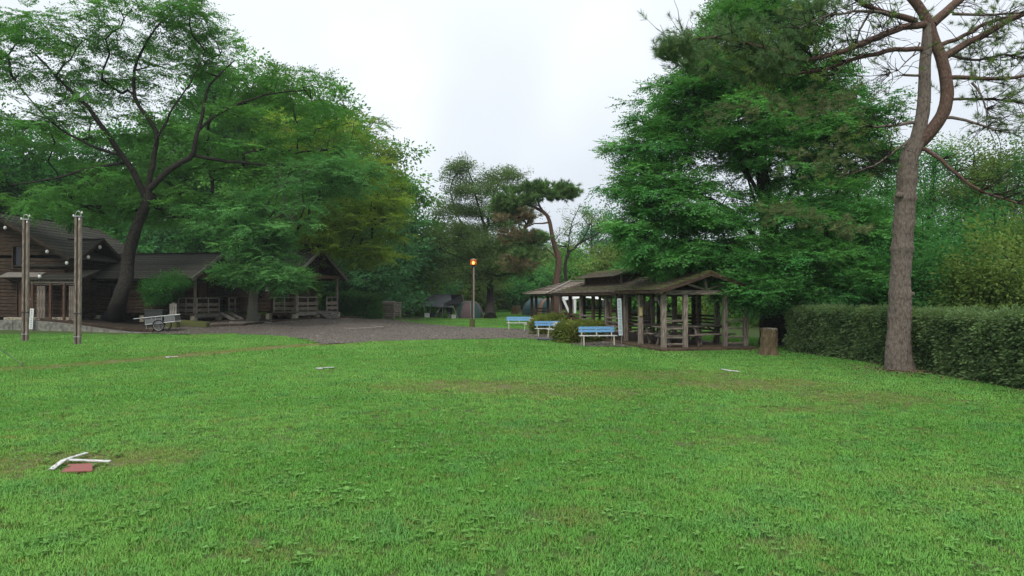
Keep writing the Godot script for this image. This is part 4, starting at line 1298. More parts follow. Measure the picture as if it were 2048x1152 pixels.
	# open tree by the dome tent
	tree("airy_tree", "airy thin-leaved tree with dark trunk beside the dome tent", "tree", {
		"base": Vector3(-1.82, 0.14, -56.33), "trunk": [Vector3(-1.82, 0.14, -56.33), Vector3(-1.90, 2.09, -60.00), Vector3(-1.94, 3.41, -60.00), Vector3(-2.03, 5.18, -60.00), Vector3(-2.39, 8.28, -60.00)], "r0": 0.42, "r1": 0.18, "flare": 0.4, "bare": 0.6,
		"limbs": [[[Vector3(-2.08, 4.74, -60.00), Vector3(-3.49, 6.95, -60.00), Vector3(-4.82, 9.16, -60.00), Vector3(-5.48, 11.38, -60.00)], 0.14, 0.03], [[Vector3(-2.30, 7.83, -60.00), Vector3(-3.27, 10.93, -60.00), Vector3(-3.94, 13.59, -60.00)], 0.13, 0.03], [[Vector3(-2.30, 7.39, -60.00), Vector3(-1.72, 10.49, -60.00), Vector3(-0.62, 13.15, -60.00)], 0.12, 0.03], [[Vector3(-1.99, 4.30, -60.00), Vector3(-0.62, 6.51, -60.00), Vector3(0.71, 7.83, -60.00)], 0.12, 0.03], [[Vector3(-2.03, 3.85, -60.00), Vector3(-4.08, 5.13, -59.00), Vector3(-6.26, 6.00, -59.00)], 0.1, 0.03]],
		"lobes": [[Vector3(-3.94, 12.71, -60.00), Vector3(1.32, 1.55, 2.00), 0.6], [Vector3(-2.83, 10.93, -60.00), Vector3(2.21, 1.77, 2.40), 0.8], [Vector3(-5.26, 10.05, -60.00), Vector3(1.55, 1.55, 2.00), 0.7], [Vector3(-0.40, 12.04, -60.00), Vector3(1.55, 1.32, 2.00), 0.5], [Vector3(-3.27, 8.28, -60.00), Vector3(2.65, 1.77, 2.40)], [Vector3(-5.39, 6.87, -59.00), Vector3(1.95, 1.52, 2.40)], [Vector3(-0.62, 8.72, -60.00), Vector3(2.21, 1.77, 2.40)], [Vector3(-4.01, 4.65, -58.00), Vector3(2.99, 1.71, 2.60), 1.5], [Vector3(-0.17, 5.10, -58.50), Vector3(2.15, 1.72, 2.40), 1.5], [Vector3(-1.88, 5.93, -58.00), Vector3(2.13, 1.28, 2.20), 1.3]],
		"clumps": 16, "per": 17, "spread": 0.85, "spray": "small", "tones": [Color(0.095, 0.175, 0.058), Color(0.145, 0.235, 0.080)], "flat": 0.3, "twig": 0.022, "size": 1.25})
	# leaning red pine behind the hipped pavilion
	tree("leaning_pine", "leaning red pine with flat wind-swept top behind the hipped pavilion", "pine", {
		"base": Vector3(3.62, 0.08, -52.00), "trunk": [Vector3(3.62, 0.08, -52.00), Vector3(3.37, 1.69, -52.00), Vector3(3.41, 3.22, -52.00), Vector3(3.56, 4.76, -52.00), Vector3(3.14, 6.29, -52.00), Vector3(2.84, 7.82, -52.00), Vector3(2.45, 8.40, -52.00), Vector3(1.38, 8.97, -52.00), Vector3(0.61, 9.36, -52.00)], "r0": 0.34, "r1": 0.08, "bark": M.red_bark, "bare": 0.75, "step": 0.25, "flare": 0.2,
		"limbs": [[[Vector3(2.45, 8.40, -52.00), Vector3(1.95, 9.36, -52.00), Vector3(2.91, 9.93, -52.00), Vector3(4.25, 10.05, -52.00)], 0.09, 0.03], [[Vector3(2.76, 7.63, -52.00), Vector3(1.75, 7.47, -51.60), Vector3(0.61, 7.00, -51.40)], 0.07, 0.02], [[Vector3(3.06, 6.67, -52.00), Vector3(2.13, 5.88, -51.60), Vector3(0.60, 5.09, -51.20)], 0.07, 0.02], [[Vector3(3.48, 4.76, -52.00), Vector3(2.70, 5.50, -51.60), Vector3(1.35, 4.33, -51.00)], 0.06, 0.02]],
		"lobes": [[Vector3(2.34, 9.97, -52.00), Vector3(1.99, 0.50, 1.60), 1.5], [Vector3(3.87, 9.90, -52.00), Vector3(0.92, 0.34, 1.00)], [Vector3(0.42, 9.36, -52.00), Vector3(1.68, 0.61, 1.50), 1.3], [Vector3(-0.61, 8.78, -52.00), Vector3(1.15, 0.54, 1.20), 1.2], [Vector3(1.36, 6.24, -51.40), Vector3(0.98, 0.45, 1.20)], [Vector3(0.23, 7.76, -51.40), Vector3(1.32, 0.61, 1.30), 0.6, rust], [Vector3(0.41, 6.41, -51.20), Vector3(1.51, 0.68, 1.30), 0.6, rust], [Vector3(0.23, 4.52, -51.00), Vector3(1.50, 0.45, 1.20), 0.5, rust], [Vector3(1.36, 5.09, -51.20), Vector3(1.13, 0.53, 1.20), 0.7]],
		"clumps": 16, "per": 16, "spread": 0.5, "spray": "farneedle", "tones": [Color(0.105, 0.220, 0.065), Color(0.165, 0.290, 0.090)], "flat": 0.35, "twig": 0.014, "size": 0.9, "droop": 0.3})
	tree("bare_limbed_tree", "thin tree with mostly bare limbs rising beside the leaning pine", "tree", {
		"base": Vector3(5.09, 0.20, -62.00), "trunk": [Vector3(5.09, 0.20, -62.00), Vector3(5.06, 2.55, -62.00), Vector3(4.84, 4.83, -62.00), Vector3(5.30, 6.20, -62.00)], "r0": 0.2, "r1": 0.12, "bare": 0.6,
		"limbs": [[[Vector3(5.20, 5.97, -62.00), Vector3(6.44, 7.11, -62.00), Vector3(7.35, 8.94, -62.00), Vector3(7.81, 9.63, -62.00)], 0.09, 0.02], [[Vector3(5.11, 5.51, -62.00), Vector3(5.30, 8.03, -62.00), Vector3(5.76, 9.40, -62.00), Vector3(6.21, 10.32, -62.00)], 0.08, 0.02], [[Vector3(5.75, 6.57, -62.00), Vector3(8.04, 7.80, -62.00), Vector3(9.18, 8.71, -62.00)], 0.07, 0.02]],
		"lobes": [[Vector3(5.76, 8.94, -62.00), Vector3(1.37, 1.14, 1.50)], [Vector3(7.81, 8.49, -62.00), Vector3(1.60, 1.14, 1.50)], [Vector3(4.84, 7.11, -62.00), Vector3(1.82, 1.14, 1.60), 1.6]],
		"clumps": 14, "per": 2, "spread": 0.6, "spray": "small", "tones": [olive_a, olive_b], "twig": 0.02, "size": 1.0})
	# dark leaning trunk seen under the pavilion roof
	tree("stooping_tree", "dark stooping tree on the grass beyond the picnic pavilion", "tree", {
		"base": Vector3(8.72, 0.00, -44.00), "trunk": [Vector3(8.72, 0.00, -44.00), Vector3(8.71, 1.16, -44.00), Vector3(9.19, 1.74, -44.00), Vector3(10.23, 2.39, -44.00), Vector3(10.88, 3.04, -44.00)], "r0": 0.26, "r1": 0.14, "bare": 0.5, "flare": 0.2,
		"lobes": [[Vector3(11.21, 3.68, -44.00), Vector3(1.94, 0.97, 2.00)], [Vector3(9.26, 3.68, -44.00), Vector3(1.62, 0.81, 1.60)]], "clumps": 20, "per": 12, "spread": 0.8, "spray": "broad", "tones": [deep_a, deep_b]})
	front_pine()

# the red pine at the hedge: two stems that part and meet again, long bare boughs, sparse needles
func front_pine():
	var base: Vector3 = Vector3(10.29, 0.00, -18.00)
	var t := thing("red_pine", "tall red pine with twin curving stems rising at the long hedge", "pine", base)
	var sh := Shape.new()
	var tp := curve([Vector3(10.29, 0.00, -18.00) - Vector3(0, 0.1, 0), Vector3(10.24, 0.57, -18.00), Vector3(10.27, 1.36, -18.00), Vector3(10.29, 2.42, -18.00), Vector3(10.37, 3.62, -18.00), Vector3(10.46, 4.81, -18.00), Vector3(10.54, 5.61, -18.00), Vector3(10.73, 6.08, -18.00)], 0.07)
	var tr := PackedFloat32Array()
	for i in tp.size():
		tp[i] -= base
		var f := float(i) / tp.size()
		var knot := 0.0
		for k in [[2.05, 0.03], [3.25, 0.045], [3.9, 0.03], [4.6, 0.05], [5.1, 0.03]]:
			knot += k[1] * exp(-pow((tp[i].y - k[0]) / 0.09, 2.0))
		tr.append(lerpf(0.272, 0.225, minf(1.0, f * 1.3)) + knot * 0.8 + 0.12 * exp(-f * 12.0))
	sh.tube(tp, tr, 40, 0.16, 3.2, noise)
	part(t, "trunk", sh.mesh(), M.pine_bark)
	for k in [[0.1, 2.05], [-0.1, 3.2], [0.12, 3.95], [-0.14, 4.65]]:
		var kn := Shape.new()
		kn.ball(Vector3(0.06 + k[0], k[1], 0.15), Vector3(0.12, 0.08, 0.07), 7, 10, noise, 0.5)
		part(t, "knot", kn.mesh(), M.pine_bark)
	for q in [[[Vector3(10.68, 5.88, -18.00), Vector3(10.88, 6.68, -18.00), Vector3(10.96, 7.34, -18.00), Vector3(10.98, 8.14, -18.00), Vector3(11.05, 8.81, -18.00), Vector3(11.07, 9.21, -18.00)], 0.175, 0.12, M.pine_bark], [[Vector3(10.78, 6.01, -18.00), Vector3(11.07, 6.36, -17.90), Vector3(11.33, 6.82, -17.80), Vector3(11.44, 7.41, -17.80), Vector3(11.37, 8.24, -17.90), Vector3(11.23, 8.81, -18.00), Vector3(11.10, 9.21, -18.00), Vector3(10.80, 9.75, -18.00), Vector3(10.33, 10.28, -18.00)], 0.165, 0.11, M.red_bark]]:
		var stem := Shape.new()
		var sp := curve(q[0], 0.12)
		for i in sp.size():
			sp[i] -= base
		stem.tube(sp, taper(sp.size(), q[1], q[2]), 24, 0.1, 2.2, noise)
		part(t, "stem", stem.mesh(), q[3])
	# boughs: points, thickness at both ends
	var boughs := [
		[[Vector3(11.02, 9.24, -18.00), Vector3(9.97, 8.92, -17.60), Vector3(8.97, 8.44, -17.20), Vector3(7.89, 7.98, -16.80), Vector3(6.94, 7.81, -16.60), Vector3(6.13, 8.02, -16.40), Vector3(4.86, 8.19, -16.20), Vector3(4.09, 7.99, -16.00)], 0.10, 0.025],
		[[Vector3(10.93, 8.57, -18.00), Vector3(10.08, 8.47, -17.80), Vector3(9.05, 8.20, -17.60), Vector3(8.05, 7.83, -17.40), Vector3(6.94, 7.64, -17.20), Vector3(5.98, 7.70, -17.00)], 0.07, 0.02],
		[[Vector3(10.73, 9.32, -18.00), Vector3(9.71, 9.38, -17.60), Vector3(8.98, 9.40, -17.20), Vector3(8.37, 9.70, -17.00)], 0.09, 0.04], [[Vector3(10.08, 9.37, -17.80), Vector3(8.94, 9.16, -17.00), Vector3(7.76, 8.86, -16.50), Vector3(6.81, 8.35, -16.00)], 0.05, 0.012],
		[[Vector3(11.20, 9.24, -18.00), Vector3(11.53, 9.55, -18.00), Vector3(11.99, 9.95, -18.00), Vector3(12.46, 10.42, -18.00)], 0.12, 0.08], [[Vector3(11.41, 8.30, -18.00), Vector3(11.78, 8.54, -18.00), Vector3(12.45, 8.88, -18.00), Vector3(13.25, 9.35, -18.00), Vector3(14.06, 9.68, -18.00)], 0.10, 0.06],
		[[Vector3(11.41, 8.68, -18.00), Vector3(12.19, 9.02, -18.20), Vector3(13.14, 9.51, -18.40), Vector3(14.25, 9.76, -18.60)], 0.06, 0.03], [[Vector3(11.46, 7.74, -17.80), Vector3(11.91, 7.68, -17.60), Vector3(12.54, 7.58, -17.40), Vector3(13.29, 7.61, -17.20)], 0.065, 0.035],
		[[Vector3(11.42, 7.15, -17.80), Vector3(12.17, 7.24, -18.00), Vector3(13.11, 7.27, -18.20), Vector3(14.34, 7.16, -18.40)], 0.04, 0.02], [[Vector3(11.31, 6.69, -17.80), Vector3(11.70, 6.55, -17.50), Vector3(12.26, 6.21, -17.20)], 0.045, 0.02],
		[[Vector3(10.68, 6.61, -18.00), Vector3(10.06, 6.49, -17.80), Vector3(9.36, 6.38, -17.60)], 0.045, 0.025], [[Vector3(10.81, 5.94, -18.00), Vector3(10.98, 5.66, -17.60), Vector3(11.24, 5.13, -17.20), Vector3(11.59, 4.63, -16.80), Vector3(12.40, 4.20, -16.40)], 0.06, 0.02],
		[[Vector3(10.50, 6.08, -18.00), Vector3(9.94, 5.79, -17.60), Vector3(9.10, 5.28, -17.00), Vector3(8.15, 4.96, -16.60)], 0.03, 0.01], [[Vector3(10.98, 7.88, -18.00), Vector3(10.51, 7.91, -18.10), Vector3(10.45, 7.92, -18.10)], 0.035, 0.03],
		[[Vector3(10.85, 8.74, -18.00), Vector3(10.59, 8.37, -17.90), Vector3(10.14, 7.94, -17.80), Vector3(9.87, 7.81, -17.80)], 0.02, 0.008], [[Vector3(9.38, 9.51, -17.60), Vector3(8.95, 8.84, -17.40), Vector3(8.59, 8.13, -17.20), Vector3(8.11, 7.55, -17.00)], 0.03, 0.01],
		[[Vector3(11.58, 8.41, -18.00), Vector3(12.59, 8.42, -18.40), Vector3(13.70, 8.69, -18.80), Vector3(14.68, 8.70, -19.00)], 0.04, 0.02], [[Vector3(11.73, 9.51, -18.00), Vector3(12.18, 9.31, -17.60), Vector3(12.92, 9.21, -17.20)], 0.04, 0.02],
		[[Vector3(11.95, 7.55, -17.60), Vector3(12.16, 7.13, -17.50), Vector3(12.28, 6.61, -17.50)], 0.035, 0.012]]
	var nodes := PackedVector3Array()
	for b in boughs:
		var bp := curve(b[0], 0.22)
		for i in bp.size():
			bp[i] -= base
			if i > 0:
				bp[i] += Vector3(noise.get_noise_2d(i * 0.5, b[1] * 700), noise.get_noise_2d(i * 0.5, b[1] * 700 + 60), 0) * 0.05
			if i > 2:
				nodes.append(bp[i])
		var s := Shape.new()
		s.tube(bp, taper(bp.size(), b[1], b[2]), 8, 0.12, 2.0, noise)
		part(t, "bough", s.mesh(), M.pine_bark if b[1] < 0.06 else M.red_bark)
	# twigs from every bough, most of them bare; needles only on the outer ones
	var tw := Shape.new()
	var lists := [[], [], []]
	for i in nodes.size() * 5:
		var a: Vector3 = nodes[rng.randi() % nodes.size()]
		var out := (a - Vector3(0.3, a.y, 0)).normalized()
		var dir := (out * 0.7 + Vector3(rng.randfn(), rng.randfn() * 0.6 - 0.05, rng.randfn()) * 0.6).normalized()
		var len := rng.randf_range(0.3, 1.1)
		var prev := a
		var p := a
		for k in 4:
			dir = (dir + Vector3(rng.randfn(), rng.randfn() + 0.15, rng.randfn()) * 0.22).normalized()
			p = prev + dir * len / 4
			tw.tube(PackedVector3Array([prev, p]), PackedFloat32Array([0.012 - k * 0.002, 0.010 - k * 0.002]), 4, 0.0, 1.0, null, false)
			if k > 0 and rng.randf() < 0.6:
				var e := p + (dir + Vector3(rng.randfn(), rng.randfn(), rng.randfn()) * 0.8).normalized() * rng.randf_range(0.1, 0.35)
				tw.tube(PackedVector3Array([p, e]), PackedFloat32Array([0.006, 0.004]), 3, 0.0, 1.0, null, false)
				if rng.randf() < 0.12:
					add_tuft(lists, e, dir, [olive_a, olive_b])
			prev = p
		if out.x < -0.9 and a.x < -2.9 and rng.randf() < 0.8 or rng.randf() < 0.15:
			add_tuft(lists, p, dir, [olive_a, olive_b])
	part(t, "twigs", tw.mesh(), M.twig)
	# needle pads that hang in the picture plane of the far boughs
	for l in [[Vector3(5.34, 8.13, -16.20), Vector3(1.13, 0.50, 0.90)], [Vector3(4.33, 7.58, -16.00), Vector3(0.71, 0.41, 0.60)], [Vector3(3.81, 7.74, -15.80), Vector3(0.52, 0.29, 0.50)], [Vector3(6.57, 7.67, -16.60), Vector3(0.73, 0.43, 0.80)], [Vector3(5.91, 7.48, -16.80), Vector3(0.99, 0.31, 0.80)], [Vector3(7.07, 8.28, -16.60), Vector3(0.49, 0.37, 0.70)], [Vector3(7.65, 9.11, -16.80), Vector3(0.99, 0.37, 0.80)]]:
		for k in 105:
			var d := Vector3(rng.randfn(), rng.randfn(), rng.randfn()).normalized() * pow(rng.randf(), 0.5)
			add_tuft(lists, l[0] - base + d * l[1], Vector3(-0.5 + rng.randfn() * 0.5, 0.5, rng.randfn() * 0.5).normalized(), [Color(0.095, 0.190, 0.075), Color(0.150, 0.240, 0.095)])
	for l in [[Vector3(8.38, 6.86, -16.80), Vector3(0.87, 0.56, 0.70)], [Vector3(7.67, 6.56, -16.60), Vector3(0.73, 0.49, 0.60)], [Vector3(6.94, 6.56, -16.60), Vector3(0.86, 0.61, 0.80)], [Vector3(5.22, 6.44, -16.60), Vector3(0.73, 0.37, 0.60)], [Vector3(6.20, 6.68, -16.60), Vector3(0.73, 0.49, 0.70)], [Vector3(7.30, 5.21, -16.60), Vector3(0.86, 0.73, 0.80)], [Vector3(8.03, 5.45, -16.60), Vector3(0.61, 0.61, 0.70)], [Vector3(7.44, 3.84, -16.40), Vector3(0.72, 0.48, 0.70)], [Vector3(6.48, 3.96, -16.40), Vector3(0.60, 0.36, 0.60)], [Vector3(8.07, 3.58, -16.20), Vector3(0.48, 0.36, 0.60)]]:
		for k in 24:
			var d := Vector3(rng.randfn(), rng.randfn(), rng.randfn()).normalized() * pow(rng.randf(), 0.5)
			add_tuft(lists, l[0] - base + d * l[1], Vector3(rng.randfn(), 0.2, rng.randfn() * 0.5).normalized(), [Color(0.095, 0.145, 0.055), Color(0.150, 0.175, 0.078)])
	for l in [[Vector3(12.44, 8.92, -17.60), Vector3(1.17, 0.78, 1.00)], [Vector3(12.56, 7.48, -17.60), Vector3(1.04, 0.65, 0.90)], [Vector3(12.81, 6.57, -17.60), Vector3(0.78, 0.52, 0.80)], [Vector3(12.73, 8.55, -18.40), Vector3(0.95, 0.54, 0.90)]]:
		for k in 40:
			var d := Vector3(rng.randfn(), rng.randfn(), rng.randfn()).normalized() * pow(rng.randf(), 0.4)
			add_tuft(lists, l[0] - base + d * l[1], Vector3(rng.randfn(), 0.2, rng.randfn()).normalized(), [olive_a, olive_b])
	for k in 3:
		scatter(t, "needles", sprays["needle%d" % k], M.needle, lists[k]).set_meta("kind", "stuff")

func add_tuft(lists: Array, p: Vector3, dir: Vector3, tones: Array):
	var up := Vector3.UP if absf(dir.y) < 0.9 else Vector3.RIGHT
	var s := rng.randf_range(0.8, 1.25)
	var col: Color = tones[0].lerp(tones[1], rng.randf()) * rng.randf_range(0.85, 1.15)
	col.a = 1.0
	lists[rng.randi() % 3].append([Transform3D(Basis.looking_at(dir, up).scaled(Vector3(s, s, s)), p), col])

# a tree of the wood: base, height, crown width, kind
func wood_tree(base: Vector3, height: float, width: float, kind: int, label: String, group: String):
	var lobes := []
	var n := 8
	for k in n:
		var f := (k + 0.5) / n
		var prof := sin(PI * clampf(0.12 + f * 0.83, 0.0, 1.0)) if kind != 2 else 1.05 - f
		var r := width * 0.5 * maxf(prof, 0.22)
		var y := lerpf(0.16, 0.95, f) * height
		var a := rng.randf() * TAU
		lobes.append([base + Vector3(cos(a) * r * 0.45, y, sin(a) * r * 0.45), Vector3(r * 0.8, height * 0.12, r * 0.8), maxf(prof, 0.3)])
		a += PI + rng.randf_range(-0.8, 0.8)
		lobes.append([base + Vector3(cos(a) * r * 0.5, y + rng.randf_range(-0.5, 0.5), sin(a) * r * 0.5), Vector3(r * 0.7, height * 0.1, r * 0.7), maxf(prof, 0.3)])
	var top := base + Vector3(rng.randf_range(-0.6, 0.6), height * 0.85, 0)
	var tones: Array = [[deep_a, deep_b], [green_a, green_b], [blue_a, blue_b], [olive_a, olive_b], [yellow_a, yellow_b]][kind]
	var area := width * height
	tree("wood_tree", label, "tree", {"base": base, "trunk": [base, base + Vector3(rng.randf_range(-0.2, 0.2), height * 0.3, 0), top], "r0": 0.16 + height * 0.014, "r1": 0.05, "bare": 0.3, "sides": 8,
		"lobes": lobes, "clumps": clampf(area * 0.085, 5.0, 22.0), "per": 6 if base.z < -45.0 else 10, "spread": 1.0, "spray": "far" if base.z < -55.0 else ("broad" if base.z < -45.0 else "small"), "size": 1.0 if base.z < -55.0 else 1.2, "tones": tones, "flat": 0.45, "twig": 0.022}, group)

# what sets a tree of the wood apart: tone, stature, and what it rises over
func wood_label(q: Array, where: String, marks: Array) -> String:
	var place := ""
	for m in marks:
		if q[0].x < m[0]:
			place = m[1]
			break
	var tone: String = ["dark green", "fresh green", "blue-green", "olive green", "yellow-green"][q[3]]
	var stature := "towering" if q[1] > 19.0 else ("tall" if q[1] > 15.0 else ("middling" if q[1] > 9.0 else "low"))
	return "%s %s %s tree %s, %s" % [stature, "broad" if q[2] > 8.3 else ("slim" if q[2] < 6.6 else "round"), tone, where, place]

func make_wood():
	# column u of the picture's layout is only how the list was measured: x, z, height, width, kind
	var behind_cabins := [
		[Vector3(-40.84, 0.59, -52.00), 15.9, 9.9, 0], [Vector3(-38.42, 0.61, -54.00), 15.0, 9.5, 0], [Vector3(-37.40, 0.65, -58.00), 14.9, 9.4, 1], [Vector3(-34.71, 0.67, -60.00), 16.5, 9.7, 0], [Vector3(-30.73, 0.67, -60.00), 17.4, 9.7, 1], [Vector3(-27.21, 0.69, -62.00), 22.5, 10.5, 0], [Vector3(-23.23, 0.67, -60.00), 22.0, 8.8, 1], [Vector3(-21.25, 0.69, -62.00), 22.0, 7.8, 3], [Vector3(-17.09, 0.65, -58.00), 19.9, 7.3, 1], [Vector3(-15.02, 0.67, -60.00), 19.1, 7.1, 1],
		[Vector3(-12.57, 0.67, -60.00), 15.6, 6.2, 3], [Vector3(-10.24, 0.56, -62.00), 14.8, 5.5, 1], [Vector3(-9.24, 0.40, -56.00), 8.7, 5.4, 2], [Vector3(-8.70, 0.46, -66.00), 8.2, 5.3, 2], [Vector3(-12.32, 0.61, -55.00), 8.0, 6.1, 2], [Vector3(-16.12, 0.64, -57.00), 6.5, 6.3, 0], [Vector3(-34.42, 0.57, -50.00), 8.5, 7.4, 0], [Vector3(-30.97, 0.58, -51.00), 9.0, 7.1, 0], [Vector3(-27.11, 0.60, -53.00), 8.9, 7.4, 2], [Vector3(-23.24, 0.61, -54.00), 8.6, 6.8, 0], [Vector3(-40.57, 0.55, -48.00), 18.2, 9.2, 0], [Vector3(-19.97, 0.63, -56.00), 7.2, 6.2, 0], [Vector3(-43.61, 0.53, -46.00), 14.8, 9.5, 1], [Vector3(-46.92, 0.51, -44.00), 14.9, 9.7, 0], [Vector3(-46.75, 0.39, -40.00), 11.4, 8.8, 1]]
	for q in behind_cabins:
		wood_tree(q[0], q[1], q[2], q[3], wood_label(q, "in the wood", [[-36.0, "beyond the large cabin"], [-30.0, "over the large cabin roof"], [-24.0, "over the terrace cabin roof"], [-18.0, "over the long cabin roof"], [-13.0, "over the cabin with reddish beam"], [-9.0, "over the clipped cabin hedge"], [0.0, "over the log fence"]]), "wood behind the cabins")
	var beyond_camp := [[Vector3(-8.78, 0.63, -80.00), 9.7, 5.3, 3], [Vector3(-6.27, 0.52, -86.00), 8.6, 7.0, 0], [Vector3(-8.06, 0.52, -76.00), 5.5, 5.0, 2], [Vector3(-2.58, 0.54, -90.00), 8.2, 7.3, 3], [Vector3(1.04, 0.52, -88.00), 8.7, 7.1, 0], [Vector3(4.70, 0.47, -84.00), 7.2, 6.8, 3], [Vector3(7.81, 0.40, -78.00), 6.6, 6.3, 1], [Vector3(11.27, 0.60, -95.00), 14.5, 4.9, 2], [Vector3(14.52, 0.64, -98.00), 15.6, 5.0, 2], [Vector3(15.66, 0.56, -92.00), 13.8, 5.4, 2], [Vector3(10.62, 0.30, -70.00), 7.0, 6.2, 3], [Vector3(12.93, 0.25, -66.00), 6.2, 5.8, 1], [Vector3(16.76, 0.32, -72.00), 7.6, 7.4, 3], [Vector3(18.67, 0.23, -64.00), 7.5, 7.5, 0], [Vector3(20.15, 0.18, -60.00), 5.9, 6.2, 1], [Vector3(-3.92, 0.32, -72.00), 5.0, 5.3, 3], [Vector3(1.96, 0.35, -74.00), 4.5, 5.4, 0], [Vector3(-8.40, 0.73, -92.00), 9.5, 7.4, 1], [Vector3(-4.62, 0.64, -98.00), 9.8, 8.7, 3], [Vector3(-0.29, 0.66, -100.00), 10.7, 8.8, 3], [Vector3(3.68, 0.64, -98.00), 10.2, 7.9, 1], [Vector3(7.18, 0.56, -92.00), 8.3, 7.4, 3]]
	for q in beyond_camp:
		wood_tree(q[0], q[1], q[2], q[3], wood_label(q, "beyond the far hedge", [[-9.0, "over the tarpaulin shelter"], [-5.0, "over the dome tent"], [0.5, "beside the airy tree"], [6.0, "over the teal tent"], [12.0, "over the hipped pavilion"], [18.0, "over the long pavilion"], [40.0, "over the picnic pavilion"]]), "trees beyond the tents")
	var behind_hedge := [[Vector3(17.83, 0.00, -42.00), 7.0, 5.6, 0], [Vector3(21.29, 0.00, -44.00), 10.5, 5.8, 1], [Vector3(22.01, 0.00, -40.00), 10.6, 5.9, 1], [Vector3(21.94, 0.00, -36.00), 10.6, 5.3, 0], [Vector3(25.41, 0.00, -38.00), 11.6, 5.6, 3], [Vector3(24.74, 0.00, -34.00), 10.2, 5.5, 3], [Vector3(25.41, 0.00, -32.00), 10.3, 5.2, 0], [Vector3(16.63, 0.00, -28.00), 5.3, 3.7, 0], [Vector3(18.62, 0.00, -27.00), 5.4, 3.8, 0], [Vector3(19.27, 0.00, -25.00), 5.0, 3.7, 3], [Vector3(16.40, 0.00, -32.00), 4.6, 3.8, 1], [Vector3(19.73, 0.06, -50.00), 4.6, 5.9, 3], [Vector3(15.48, 0.00, -24.00), 3.6, 2.1, 0], [Vector3(15.97, 0.00, -22.00), 3.3, 2.3, 3]]
	for q in behind_hedge:
		wood_tree(q[0], q[1], q[2], q[3], wood_label(q, "behind the long hedge", [[17.0, "next to the dense tree"], [21.0, "midway to the red pine"], [24.0, "at the red pine"], [28.0, "past the red pine"], [60.0, "at the hedge's open end"]]), "trees behind the long hedge")
	# shrubs that close the foot of the wood
	var list := []
	var list2 := []
	for k in 2600:
		var u := rng.randf()
		var x := lerpf(-60.0, 45.0, u)
		var d := rng.randf_range(0.0, 1.0)
		var dd := 0.0
		if x < -7.0:
			dd = lerpf(50.0, 60.0, d) + maxf(0.0, (x + 20.0) * 0.5)
		elif x < 14.0:
			dd = lerpf(84.0, 94.0, d)
		else:
			dd = lerpf(36.0, 50.0, d) + (45.0 - x) * 0.2
		var hgt := pow(rng.randf(), 1.3) * 3.4
		var p := Vector3(x, land(x, dd) + hgt, -dd)
		var s := rng.randf_range(0.9, 1.6)
		var col := deep_b.lerp(olive_b, rng.randf()) * rng.randf_range(0.7, 1.2)
		col.a = 1.0
		(list if k % 2 else list2).append([Transform3D(Basis(Vector3.UP, rng.randf() * TAU).scaled(Vector3(s, s, s)), p), col])
	var o := scatter(self, "undergrowth", sprays.far0, M.leaf, list + list2)
	o.set_meta("kind", "stuff")
	tag(o, "dark leafy undergrowth along the foot of the woods", "undergrowth")

# ---------------------------------------------------------------- hedges
# line: points (x, d) along the middle; each hedge is a clipped box of small leaves over twigs
func hedge(called: String, label: String, line: Array, thick: float, height: float, tones: Array, per_m2: float, size: float, uneven := 0.06):
	var b := on_land(line[0].x, -line[0].y)
	var t := thing(called, label, "hedge", b)
	var lists := [[], [], []]
	var core := Shape.new()
	for i in line.size() - 1:
		var p: Vector2 = line[i]
		var q: Vector2 = line[i + 1]
		var along := Vector3(q.x - p.x, 0, -(q.y - p.y))
		var len := along.length()
		var dir := along / len
		var side := dir.cross(Vector3.UP)
		var g0 := land(p.x, p.y)
		var a := Vector3(p.x, g0, -p.y) - b
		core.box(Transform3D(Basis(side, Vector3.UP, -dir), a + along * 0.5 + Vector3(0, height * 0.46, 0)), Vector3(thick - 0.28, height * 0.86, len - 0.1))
		var area := len * (2.0 * height + thick)
		var n := int(area * per_m2)
		if i == 0 or i == line.size() - 2:
			n += int(thick * height * per_m2)
		for k in n:
			var f := rng.randf()
			var w := rng.randf() * (2.0 * height + thick)
			var out := Vector3.ZERO
			var off := Vector3.ZERO
			var dent := uneven * (noise.get_noise_3d((p.x + f * along.x) * 1.4, w * 1.4, (p.y - f * along.z) * 1.4) * 1.6 + rng.randfn() * 0.5)
			if w < height:
				out = side
				off = side * (thick / 2 - 0.1) + Vector3(0, w, 0)
			elif w < height * 2.0:
				out = -side
				off = -side * (thick / 2 - 0.1) + Vector3(0, w - height, 0)
			else:
				out = Vector3.UP
				off = side * (w - 2.0 * height - thick / 2) * 0.92 + Vector3(0, height - 0.1, 0)
			if k > n - int(thick * height * per_m2) and (i == 0 or i == line.size() - 2):
				out = -dir if i == 0 else dir
				f = 0.0 if i == 0 else 1.0
				off = side * rng.randf_range(-0.5, 0.5) * thick + Vector3(0, rng.randf() * height, 0)
			var at := a + along * f + off + out * dent
			var face := (out + Vector3(rng.randfn(), rng.randfn() + 0.2, rng.randfn()) * 0.5).normalized()
			var s := size * rng.randf_range(0.8, 1.3)
			var col: Color = tones[0].lerp(tones[1], clampf(0.5 + 0.9 * noise.get_noise_3dv((at + b) * 0.9) + rng.randfn() * 0.2, 0, 1)) * rng.randf_range(0.8, 1.2)
			col.a = 1.0
			lists[rng.randi() % 3].append([Transform3D(Basis.looking_at(face, Vector3.RIGHT if absf(face.y) > 0.9 else Vector3.UP).scaled(Vector3(s, s, s)), at), col])
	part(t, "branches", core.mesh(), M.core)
	for k in 3:
		scatter(t, "foliage", sprays["hedge%d" % k], M.leaf, lists[k]).set_meta("kind", "stuff")

